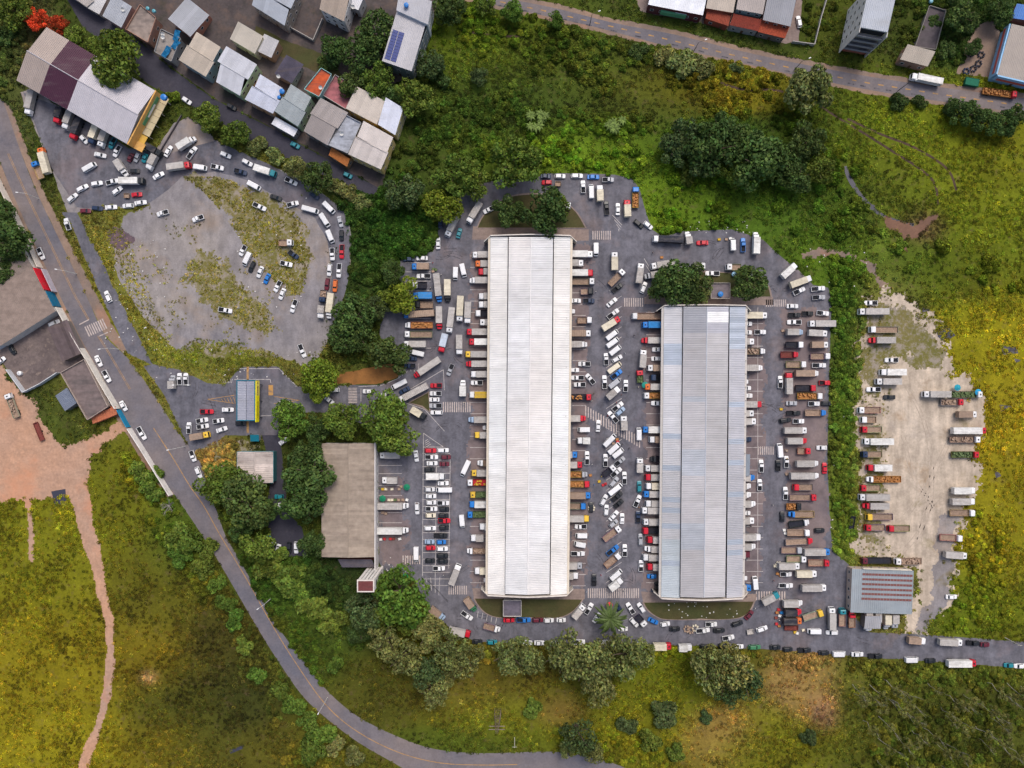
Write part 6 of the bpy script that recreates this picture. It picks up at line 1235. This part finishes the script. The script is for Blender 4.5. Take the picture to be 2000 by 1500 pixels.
def free(px, py):
    ok = np.ones(px.shape, bool)
    for p in PAVED:
        xs = [q[0] for q in p]; ys = [q[1] for q in p]
        bb = (px > min(xs)) & (px < max(xs)) & (py > min(ys)) & (py < max(ys)); i = np.where(bb & ok)[0]
        if len(i): ok[i] = ~inpoly(px[i], py[i], p)
    for poly, amp, bias, sd, fs in MOTT:
        xs = [q[0] for q in poly]; ys = [q[1] for q in poly]
        i = np.where(ok & (px > min(xs) - amp) & (px < max(xs) + amp) & (py > min(ys) - amp) & (py < max(ys) + amp))[0]
        if len(i):
            f = polydist(px[i], py[i], poly) + bias + ((fbm(px[i] * fs, py[i] * fs, sd + 50, 5) - .48) * 2.6) * amp
            ok[i] = f < rng.uniform(-3, amp * .9, len(i)) * rng.uniform(0, 1, len(i))
    return ok
N0 = 190000
px = rng.uniform(-60, 2060, N0); py = rng.uniform(-60, 1560, N0); k = free(px, py); px, py = px[k], py[k]
k = rng.uniform(0, 1, len(px)) < np.clip((fbm(px * .022, py * .022, 77) - .33) * 5, .2, 1); px, py = px[k], py[k]; NF = len(px)
WPX, WPY = [], []
gx = rng.uniform(150, 590, 16000); gy = rng.uniform(395, 750, 16000); i = polydist(gx, gy, VERGE) + (fbm(gx * .045, gy * .045, 62, 5) - .48) * 24 > 1; WPX.append(gx[i]); WPY.append(gy[i])
for w, dens in zip(WEEDS, (3200, 1500, 1500)):
    xs = [q[0] for q in w]; ys = [q[1] for q in w]; x = rng.uniform(min(xs), max(xs), dens * 2); y = rng.uniform(min(ys), max(ys), dens * 2)
    i = inpoly(x, y, w) & (fbm(x * .05, y * .05, 9) > .42); WPX.append(x[i]); WPY.append(y[i])
gx = rng.uniform(200, 680, 6000); gy = rng.uniform(380, 720, 6000); i = inpoly(gx, gy, GRAV) & (fbm(gx * .02, gy * .02, 21) > .52) & (fbm(gx * .1, gy * .1, 22) > .48); WPX.append(gx[i]); WPY.append(gy[i])
gx = rng.uniform(1660, 1900, 3000); gy = rng.uniform(560, 1220, 3000); i = (fbm(gx * .03, gy * .03, 31) > .55) & (gx < 1740); WPX.append(gx[i]); WPY.append(gy[i])
gx = rng.uniform(200, 330, 2600); gy = rng.uniform(400, 720, 2600); i = (gx - 150 - (gy - 400) * .42 > 25) & (gx - 150 - (gy - 400) * .42 < 70); WPX.append(gx[i]); WPY.append(gy[i])
px = np.concatenate([px] + WPX); py = np.concatenate([py] + WPY); n = len(px)
tint = ground_col(px, py) * 1.35
nz = fbm(px * .03, py * .03, 5); tint *= np.clip(1 + (nz - .47) * 1.9 + (fbm(px * .008, py * .008, 6) - .47) * 1.1, .4, 1.8)[:, None]; tint[NF:] *= 1.25; tint *= rng.choice([.55, .8, 1.0, 1.15, 1.4, 1.75], (n, 1), p=[.14, .2, .22, .2, .15, .09]) * rng.uniform(.85, 1.15, (n, 1)); tint[:, 0] *= rng.uniform(.8, 1.2, n); tint[:, 2] *= rng.uniform(.7, 1.6, n)
P = np.stack([(px - 1000) * S, (750 - py) * S, np.full(n, .02)], 1); s_ = rng.uniform(.6, 1.25, n); s_[NF:] *= .55; hs_ = s_ * (.6 + .9 * nz)
scatter('grass_and_weeds', 'rough grass and weeds over the open ground', P, rng.uniform(0, 6.28, n), np.stack([s_, s_, hs_], 1), tint, [proto_tuft(i) for i in range(5)])
# brush: taller clumps, dense along the creek, banks and hedges
BR = [([(780,20),(870,-10),(1000,20),(1150,70),(1280,105),(1400,130),(1540,165),(1620,240),(1690,320),(1680,400),(1760,440),(1900,500),(2060,500),(2060,560),(1850,580),(1720,500),(1600,470),(1500,450),(1430,440),(1290,455),(1262,400),(1240,345),(1150,335),(1050,338),(900,360),(850,430),(780,500),(770,420),(760,330),(800,200),(840,100)], 1300, .60, (.5, 1.2)),
      ([(1290,260),(1400,230),(1520,270),(1620,290),(1640,350),(1560,370),(1450,350),(1340,350)], 320, .4, (.7, 1.4)), ([(800,190),(960,200),(1100,215),(1280,230),(1280,262),(1100,255),(950,250),(820,300)], 260, .42, (.5, 1.2)), ([(1250,88),(1400,118),(1520,150),(1500,165),(1380,140),(1250,110)], 150, .35, (.5, 1.1)),
      ([(1622,500),(1690,510),(1695,560),(1682,700),(1670,850),(1672,1000),(1660,1080),(1630,1080),(1622,900),(1626,700)], 420, .3, (.6, 1.1)),
      ([(650,400),(720,390),(790,330),(850,420),(850,490),(780,510),(775,600),(740,620),(740,700),(650,720),(640,690),(680,580),(690,470)], 520, .3, (.6, 1.3)),
      ([(500,1050),(620,1100),(740,1150),(860,1230),(900,1260),(860,1300),(700,1260),(600,1210),(540,1150)], 420, .42, (.5, 1.1)),
      ([(240,880),(330,970),(400,1080),(470,1190),(520,1290),(600,1390),(680,1470),(720,1530),(560,1530),(540,1420),(480,1330),(430,1220),(370,1130),(300,1030),(250,950)], 900, .5, (.4, .95)), ([(430,1070),(470,1120),(540,1235),(600,1310),(660,1380),(640,1300),(600,1230),(560,1160),(500,1090)], 260, .42, (.4, .9)), ([(395,1085),(440,1140),(500,1235),(560,1330),(545,1330),(480,1235),(410,1130)], 200, .3, (.4, .8)),
      ([(880,1262),(1000,1262),(1250,1262),(1500,1275),(1700,1290),(2000,1310),(2040,1335),(1750,1320),(1500,1300),(1300,1290),(1100,1290),(900,1290)], 330, .4, (.4, .9)),
      ([(1660,1320),(2060,1320),(2060,1560),(1720,1560)], 420, .45, (.5, 1.1)),
      ([(1080,1420),(1250,1420),(1330,1510),(1180,1480),(1080,1480)], 120, .4, (.4, .9)),
      ([(370,215),(450,240),(560,300),(700,370),(720,400),(600,350),(480,295),(400,265)], 160, .35, (.4, .9)),
      ([(620,60),(760,20),(770,120),(700,180),(640,130)], 160, .3, (.6, 1.2)), ([(1560,0),(1640,0),(1620,100),(1570,90)], 40, .4, (.4, .8)), ([(1745,0),(2000,0),(1960,60),(1880,130),(1760,110)], 240, .4, (.4, 1.0)), ([(-40,-40),(60,-40),(60,120),(20,200),(-40,160)], 130, .35, (.5, 1.1)), ([(380,890),(470,860),(460,960),(560,1040),(540,1090),(440,1020)], 160, .3, (.5, 1.0)), ([(1850,1100),(1900,1000),(1960,1000),(1960,1230),(1850,1230)], 160, .5, (.4, .8))]
bx, by, bs = [], [], []
for poly, cnt_, thr, (s0, s1) in BR:
    xs = [q[0] for q in poly]; ys = [q[1] for q in poly]; x = rng.uniform(min(xs), max(xs), cnt_ * 5); y = rng.uniform(min(ys), max(ys), cnt_ * 5)
    i = inpoly(x, y, poly) & (fbm(x * .025, y * .025, 14) > thr - .1); i = np.where(i)[0]; j = i[free(x[i], y[i])][:cnt_]; bx.append(x[j]); by.append(y[j]); bs.append(rng.uniform(s0, s1, len(j)) * (.55 + .9 * fbm(x[j] * .02, y[j] * .02, 33)))
bx = np.concatenate(bx); by = np.concatenate(by); bs = np.concatenate(bs); n = len(bx)
tint = ground_col(bx, by) * 1.95; nz = fbm(bx * .02, by * .02, 8); tint *= (.6 + .8 * nz)[:, None] * rng.uniform(.65, 1.4, (n, 1)); tint[:, 0] *= rng.uniform(.75, 1.15, n)
k_ = bs * 2.0
P = np.stack([(bx - 1000) * S, (750 - by) * S, np.full(n, -.05)], 1)
scatter('brush', 'dense low brush and saplings on the banks and along the creek', P, rng.uniform(0, 6.28, n), np.stack([k_, k_, k_ * rng.uniform(.7, 1.3, n)], 1), tint, [proto_bush(200 + i) for i in range(5)])
print('tufts', len(px), 'brush', n)

# ---------------------------------------------------------------- street furniture and small things
def lamp(px, py, h, arms, label, dark=False):
    t = thing('street_lamp', label, 'street lamp', W(px, py), group='street lamps')
    c = (.05, .05, .055) if dark else (.62, .60, .57)
    MB().tube((0, 0, 0), (0, 0, h), .16, .09, 8).o('pole', M['plain'], t, c)
    for a in arms:
        d = Vector((math.cos(R(a)), math.sin(R(a)), 0)); MB().tube((0, 0, h - .1), d * 2.6 + Vector((0, 0, h + .35)), .06, .05, 6).o('arm', M['plain'], t, c)
        p = d * 2.9; MB().box(-.45, -.17, -.08, .45, .17, .1).o('lamp_head', M['plain'], t, (.75, .75, .74), loc=(p.x, p.y, h + .38), rot=(0, 0, R(a)))
GL = 'street lamps'
for px, py, h, arms, lb in ((76,388,8,(175,),'grey street lamp leaning over the town road near the forecourt'), (150,535,8,(170,),'street lamp with a single arm by the footway opposite the red panel'), (232,682,8,(188,),'street lamp at the tip of the verge before the entrance'), (372,752,8,(0,180),'double armed lamp over the parked pickups near the gate canopy'), (362,872,8,(192,),'street lamp beside the lower entrance kerb'), (530,1168,8,(215,),'street lamp on the curving road below the brown roofed office'), (640,1362,8,(240,),'street lamp on the outer bend of the curving road'), (484,1318,0.1,(),''), (850,400,9,(250,),'lamp standing at the edge of the wooded loop')):
    if h > 1: lamp(px, py, h, arms, lb)
for i, (px, py, w) in enumerate(((1152,48,'before the first shops'),(1354,102,'in front of the white roofed shop'),(1551,137,'below the slate roofed shop'),(1753,178,'opposite the beige roofed shed'),(1970,225,'opposite the sky blue shop'))):
    lamp(px, py, 8, (20,), 'dark utility lamp on the upper road ' + w, True)
for px, py, h, lb in ((1005,1440,8,'lone concrete pole in the bottom field beside the road'), (1780,1232,8,'concrete pole at the mouth of the dirt lot'), (1962,1245,9,'concrete pole where the lower yard road leaves the picture'), (405,1050,0,'')):
    if h:
        t = thing('utility_pole', lb, 'pole', W(px, py)); MB().tube((0, 0, 0), (0, 0, h), .17, .11, 8).o('shaft', M['plain'], t, (.6, .57, .5)); MB().box(-.9, -.07, h - .5, .9, .07, h - .36).o('crossarm', M['plain'], t, (.4, .37, .32))
t = thing('lattice_tower', 'thin rusty lattice pylon standing in the bottom field', 'pylon', W(972, 1390)); rz = 0
mb = MB(); hh = 17
for sx, sy in ((1, 1), (1, -1), (-1, 1), (-1, -1)): mb.tube((sx * 1.3, sy * 1.3, 0), (sx * .35, sy * .35, hh), .09, .06, 5)
mb.o('legs', M['plain'], t, (.20, .15, .12)); mb = MB()
for k in range(9):
    z = k * hh / 9; w0 = 1.3 - .95 * z / hh; w1 = 1.3 - .95 * (z + hh / 9) / hh
    for s_ in range(4):
        q = [(1, 1), (1, -1), (-1, -1), (-1, 1)]; a, b = q[s_], q[(s_ + 1) % 4]; mb.tube((a[0] * w0, a[1] * w0, z), (b[0] * w1, b[1] * w1, z + hh / 9), .04, .04, 4); mb.tube((a[0] * w0, a[1] * w0, z), (b[0] * w0, b[1] * w0, z), .04, .04, 4)
mb.o('bracing', M['plain'], t, (.20, .15, .12))
for z in (hh * .7, hh * .85): MB().box(-3, -.1, z, 3, .1, z + .16).o('crossarm', M['plain'], t, (.25, .2, .17))
# water tanks
def tank(px, py, z, r, h, lb, col=(.02, .19, .55)):
    t = thing('water_tank', lb, 'water tank', W(px, py, z)); mb = MB(); n = 14
    prof = [(r * .92, 0), (r, h * .7), (r * .95, h * .85), (r * .5, h), (r * .12, h * 1.03)]
    mb.loft([[(q * math.cos(6.283 * i / n), q * math.sin(6.283 * i / n), zz) for i in range(n)] for q, zz in prof]); mb.o('shell', M['paint'], t, col); MB().tube((0, 0, h), (0, 0, h * 1.1), r * .3, r * .28, 10).o('lid', M['paint'], t, tuple(c * .8 for c in col))
tank(1406, 575, 3.42, 1.05, 1.4, 'round blue water tank on the concrete hut between island trees'); tank(552, 180, 7, 1.0, 1.3, 'blue water tank on the orange terrace of the row house'); tank(546, 191, 7, .7, 1.0, 'small blue water tank beside the bigger one on the terrace'); tank(322, 192, 8.2, 1.2, 1.6, 'dark blue water tank by the yellow warehouse front'); tank(794, 12, 11.5, .9, 1.3, 'blue water tank on the roof behind the solar panels'); tank(1817, 4, 1.7, .7, 1.0, 'pale blue water tank by the ruined walls', (.2, .45, .55)); tank(1432, 536, .2, .9, 1.3, 'pale blue tank half under the tree by the concrete hut', (.25, .45, .62)); tank(41, 729, .1, .9, 1.4, 'white water tank inside the loading yard wall', (.75, .75, .75))
tank(290, 18, 5.6, .7, 1.0, 'teal water tank on the rubble strewn roof', (.1, .35, .42)); tank(302, 23, 5.6, .7, 1.0, 'second teal water tank near the edge of the rubble strewn roof', (.1, .35, .42))
DM = MB(); n_ = 12
DM.loft([[(q * math.cos(6.283 * i / n_), q * math.sin(6.283 * i / n_), z_) for i in range(n_)] for q, z_ in ((.05, 0), (.35, .05), (.6, .18), (.75, .34))], cap=False); DM = mk(DM, 'dish', 'plain')
for x, y, z_, wh in ((320,68,5.6,'blue tarpaulin terrace'),(320,74,5.6,'blue tarpaulin terrace'),(627,172,5.7,'bright orange terrace'),(242,20,6.2,'plain grey roof'),(545,150,5.3,'dark slate roof'),(668,262,6.8,'concrete deck roof'),(690,15,6.3,'white cabin roof')):
    t = thing('satellite_dish', 'pale satellite dish on the %s' % wh, 'satellite dish', W(x, y, z_), group='satellite dishes on the %s' % wh); obj('dish', DM, None, t, (.7, .69, .66), loc=(0, 0, .75), rot=(.6, .2, 0)); MB().tube((0, 0, 0), (0, 0, .8), .04, .04, 6).o('mast', M['plain'], t, (.3, .3, .3))
# tarpaulins on the terrace house
for i, (x, y, a, l) in enumerate(((326, 102, 60, 4.5), (346, 70, 75, 4.0), (344, 88, 55, 3.5))):
    mb = MB(); n = 6
    for ix in range(n):
        for iy in range(4):
            f = lambda u, v: ((u - .5) * l, (v - .5) * 2.2, .45 + .35 * math.sin(u * 9 + i) * math.cos(v * 5))
            mb.quad(f(ix / n, iy / 4), f((ix + 1) / n, iy / 4), f((ix + 1) / n, (iy + 1) / 4), f(ix / n, (iy + 1) / 4))
    o = mb.o('tarpaulin', M['plain'], None, lin(10, 96, 140), loc=W(x, y, 5.3), rot=(0, 0, R(a))); tag(o, 'crumpled blue tarpaulin on the flat terrace roof', 'tarpaulin', 'blue tarpaulins on the terrace')
# skip, umbrellas, cones, gates, drums
t = thing('waste_skip', 'dark green waste skip at the kerb below the tyre yard', 'skip', W(1894, 163), R(-10)); MB().prism([(-2.6,-1.4),(2.6,-1.4),(2.6,1.4),(-2.6,1.4)], .25, .4).o('floor', M['plain'], t, (.01, .12, .07))
for q in (((-2.6,-1.4),(2.6,-1.4)), ((2.6,-1.4),(2.6,1.4)), ((2.6,1.4),(-2.6,1.4)), ((-2.6,1.4),(-2.6,-1.4))): wall_box(t, Vector((*q[0], 0)), Vector((*q[1], 0)), .4, 1.7, .08, (.01, .14, .08), 'plain', 'side')
MB().box(-2.5, -1.3, 1.3, 2.5, 1.3, 1.62).o('cover', M['plain'], t, (.012, .13, .075))
def parasol(px, py, col, lb):
    t = thing('parasol', lb, 'parasol', W(px, py)); mb = MB(); n = 8; r = 1.3
    for i in range(n):
        a, b = 6.283 * i / n, 6.283 * (i + 1) / n; mb.quad((0, 0, 2.5), (r * math.cos(a), r * math.sin(a), 2.05), (r * math.cos(b), r * math.sin(b), 2.05))
    mb.o('canopy', M['plain'], t, col); MB().tube((0, 0, 0), (0, 0, 2.5), .03, .03, 6).o('pole', M['plain'], t, (.5, .5, .5))
parasol(796, 950, (.01, .2, .1), 'green parasol beside the produce crates at the office loading side'); parasol(749, 972, (.01, .2, .1), 'green parasol near the long truck at the office loading side'); parasol(1189, 1179, (.6, .05, .06), 'red parasol above the palm between the lawn islands'); parasol(1258, 752, (.02, .25, .2), 'teal parasol beside the orange cab truck at the grey hall'); parasol(793, 1124, (.01, .22, .06), 'dark green stall top under the bright tree'); parasol(1864, 757, (.02, .3, .4), 'teal parasol beside the long truck at the field edge'); parasol(1904, 766, (.02, .3, .55), 'blue parasol on the far end of the long flatbed load')
for x, y, lb in ((545,784,'dark gate barrier drum right of the gate canopy'),):
    t = thing('barrier_post', lb, 'barrier', W(x, y)); MB().tube((0, 0, 0), (0, 0, 1.1), .2, .2, 8).o('post', M['plain'], t, (.1, .1, .1)); MB().box(0, -.05, .95, 5, .05, 1.07).o('boom', M['plain'], t, (.7, .65, .6))
MB_ = MB()
for i in range(7): a = 6.283 * i / 7; MB_.prism([(math.cos(a) * .7 - .2, math.sin(a) * .7 - .2), (math.cos(a) * .7 + .2, math.sin(a) * .7 - .2), (math.cos(a) * .7 + .2, math.sin(a) * .7 + .2), (math.cos(a) * .7 - .2, math.sin(a) * .7 + .2)], .05, .45)
SACK = mk(MB_, 'heap', 'plain')
for x, y, c in ((1348,1230,'n'),(1341,1228,'n'),(1357,1226,'c'),(1520,1103,'c'),(1155,992,'c'),(1896,90,'k'),(1910,125,'k'),(1886,140,'d'),(1900,135,'k'),(1915,108,'k'),(1895,105,'k')):
    o = obj('sack_heap', SACK, None, None, CC[c], loc=W(x, y) + Vector((0, 0, .03)), rot=(0, 0, random.uniform(0, 6)), scale=(1.6, 1.5, 1.5)); tag(o, '%s heap of %s' % (PN[c], 'old tyres in the tyre yard' if x > 1800 else 'market sacks ' + zone(x, y)), 'heap', 'heaps on the ground')
# fallen litter dots are countless: one object
mb = MB(); rl = random.Random(5)
for a, b, c, d, n in ((205,470,330,700,70),(300,680,620,745,40),(1300,1176,1440,1206,26),(1340,430,1470,455,30),(1620,560,1665,1080,40),(460,380,600,620,30),(740,1080,800,1130,25),(1560,480,1700,560,20)):
    for _ in range(n):
        p = W(rl.uniform(a, c), rl.uniform(b, d)); s_ = rl.uniform(.12, .34); z = .2; q = [(p.x + math.cos(6.28 * k / 5 + _) * s_ * rl.uniform(.6, 1.2), p.y + math.sin(6.28 * k / 5 + _) * s_ * rl.uniform(.6, 1.2)) for k in range(5)]; mb.prism(q, z - .1, z + .08)
o = mb.o('litter', M['plain'], None, (.62, .60, .58)); o['kind'] = 'stuff'; o['label'] = 'scattered pale litter along the lot edges'; o['category'] = 'litter'
# people: one continuous body, grown with a skin modifier
def person_mesh(pose):
    J = {'pel': (0,0,.95), 'chest': (0,0,1.3), 'neck': (0,0,1.5), 'head': (.02,0,1.66), 'top': (.02,0,1.74)}
    E = [('pel','chest'),('chest','neck'),('neck','head'),('head','top')]; Rr = dict(pel=.15, chest=.17, neck=.06, head=.105, top=.07)
    for s_, n in ((1, 'l'), (-1, 'r')):
        st = .22 * s_ * pose
        J.update({'hip' + n: (0,.1 * s_,.88), 'kn' + n: (st * .6 + .03,.11 * s_,.48), 'an' + n: (st,.11 * s_,.09), 'toe' + n: (st + .16,.12 * s_,.05), 'sh' + n: (0,.2 * s_,1.42), 'el' + n: (-st * .6,.27 * s_,1.14), 'wr' + n: (-st * .8 + .08,.27 * s_,.9), 'hd' + n: (-st * .8 + .12,.27 * s_,.8)})
        E += [('pel','hip' + n),('hip' + n,'kn' + n),('kn' + n,'an' + n),('an' + n,'toe' + n),('chest','sh' + n),('sh' + n,'el' + n),('el' + n,'wr' + n),('wr' + n,'hd' + n)]
        Rr.update({'hip' + n: .1, 'kn' + n: .065, 'an' + n: .048, 'toe' + n: .045, 'sh' + n: .07, 'el' + n: .048, 'wr' + n: .036, 'hd' + n: .04})
    ks = list(J); m = bpy.data.meshes.new('skel'); m.from_pydata([J[k] for k in ks], [(ks.index(a), ks.index(b)) for a, b in E], [])
    o = bpy.data.objects.new('skel', m); C.objects.link(o); o.modifiers.new('skin', 'SKIN')
    sv = m.skin_vertices
    if not sv: bpy.context.view_layer.objects.active = o; m.attributes
    for i, k in enumerate(ks): sv[0].data[i].radius = (Rr[k], Rr[k]); sv[0].data[i].use_root = (k == 'pel')
    o.modifiers.new('sub', 'SUBSURF').levels = 1
    dg = bpy.context.evaluated_depsgraph_get(); r = bpy.data.meshes.new_from_object(o.evaluated_get(dg)); r.name = 'person'; bpy.data.objects.remove(o); return r
m, t, b = nodes('clothed_person', .85, .2); co = t.nodes.new('ShaderNodeTexCoord'); sx = t.nodes.new('ShaderNodeSeparateXYZ'); t.links.new(co.outputs['Object'], sx.inputs[0])
c = mixc(t, rng_map(t, sx.outputs[2], .93, .95, 0, 1), (.02, .025, .05), objcol(t)); c = mixc(t, rng_map(t, sx.outputs[2], 1.49, 1.5, 0, 1), c, (.30, .17, .11)); c = mixc(t, rng_map(t, sx.outputs[2], 1.69, 1.7, 0, 1), c, (.02, .014, .01)); t.links.new(c, b.inputs['Base Color']); M['person'] = m
try:
    PM = [person_mesh(0), person_mesh(1)]
    for q in PM: q.materials.clear(); q.materials.append(m)
except Exception as ex:
    print('person failed', ex); PM = []
PEOPLE = [(862,537,'w'),(846,514,'r'),(841,563,'c'),(1190,569,'w'),(1163,570,'w'),(1147,512,'k'),(1274,494,'n'),(1220,690,'w'),(1238,655,'k'),(1246,756,'c'),(1155,783,'w'),(1159,768,'g'),(1213,771,'m'),(1203,786,'r'),(1156,907,'w'),(1174,930,'y'),(1182,945,'r'),(1215,867,'k'),(1228,875,'k'),(1140,985,'n'),(1190,980,'c'),(1247,990,'o'),(1160,946,'b'),(1101,1157,'b'),(1218,1153,'w'),(1145,1155,'l'),(907,786,'c'),(906,791,'w'),(1518,1145,'w'),(1510,1133,'m'),(1473,1187,'w'),(1456,1164,'k'),(1539,1149,'w'),(1520,1210,'w'),(1526,1183,'o'),(1513,1196,'r'),(1571,1231,'n'),(1535,895,'y'),(1534,880,'w'),(1508,986,'w'),(1465,1027,'k'),(798,955,'r'),(790,940,'d'),(1228,733,'k'),(1186,812,'r'),(1173,1122,'r'),(866,1123,'w'),(815,982,'m')]
for i, (x, y, c) in enumerate(PEOPLE):
    if not PM: break
    o = obj('person', random.choice(PM), None, None, CC[c], loc=W(x, y) + Vector((0, 0, .056)), rot=(0, 0, random.uniform(0, 6.28)))
    tag(o, 'person in a %s top %s' % (PN[c], zone(x, y)), 'person', 'people about the market')
bpy.context.view_layer.update()
print('objects', len(bpy.data.objects))
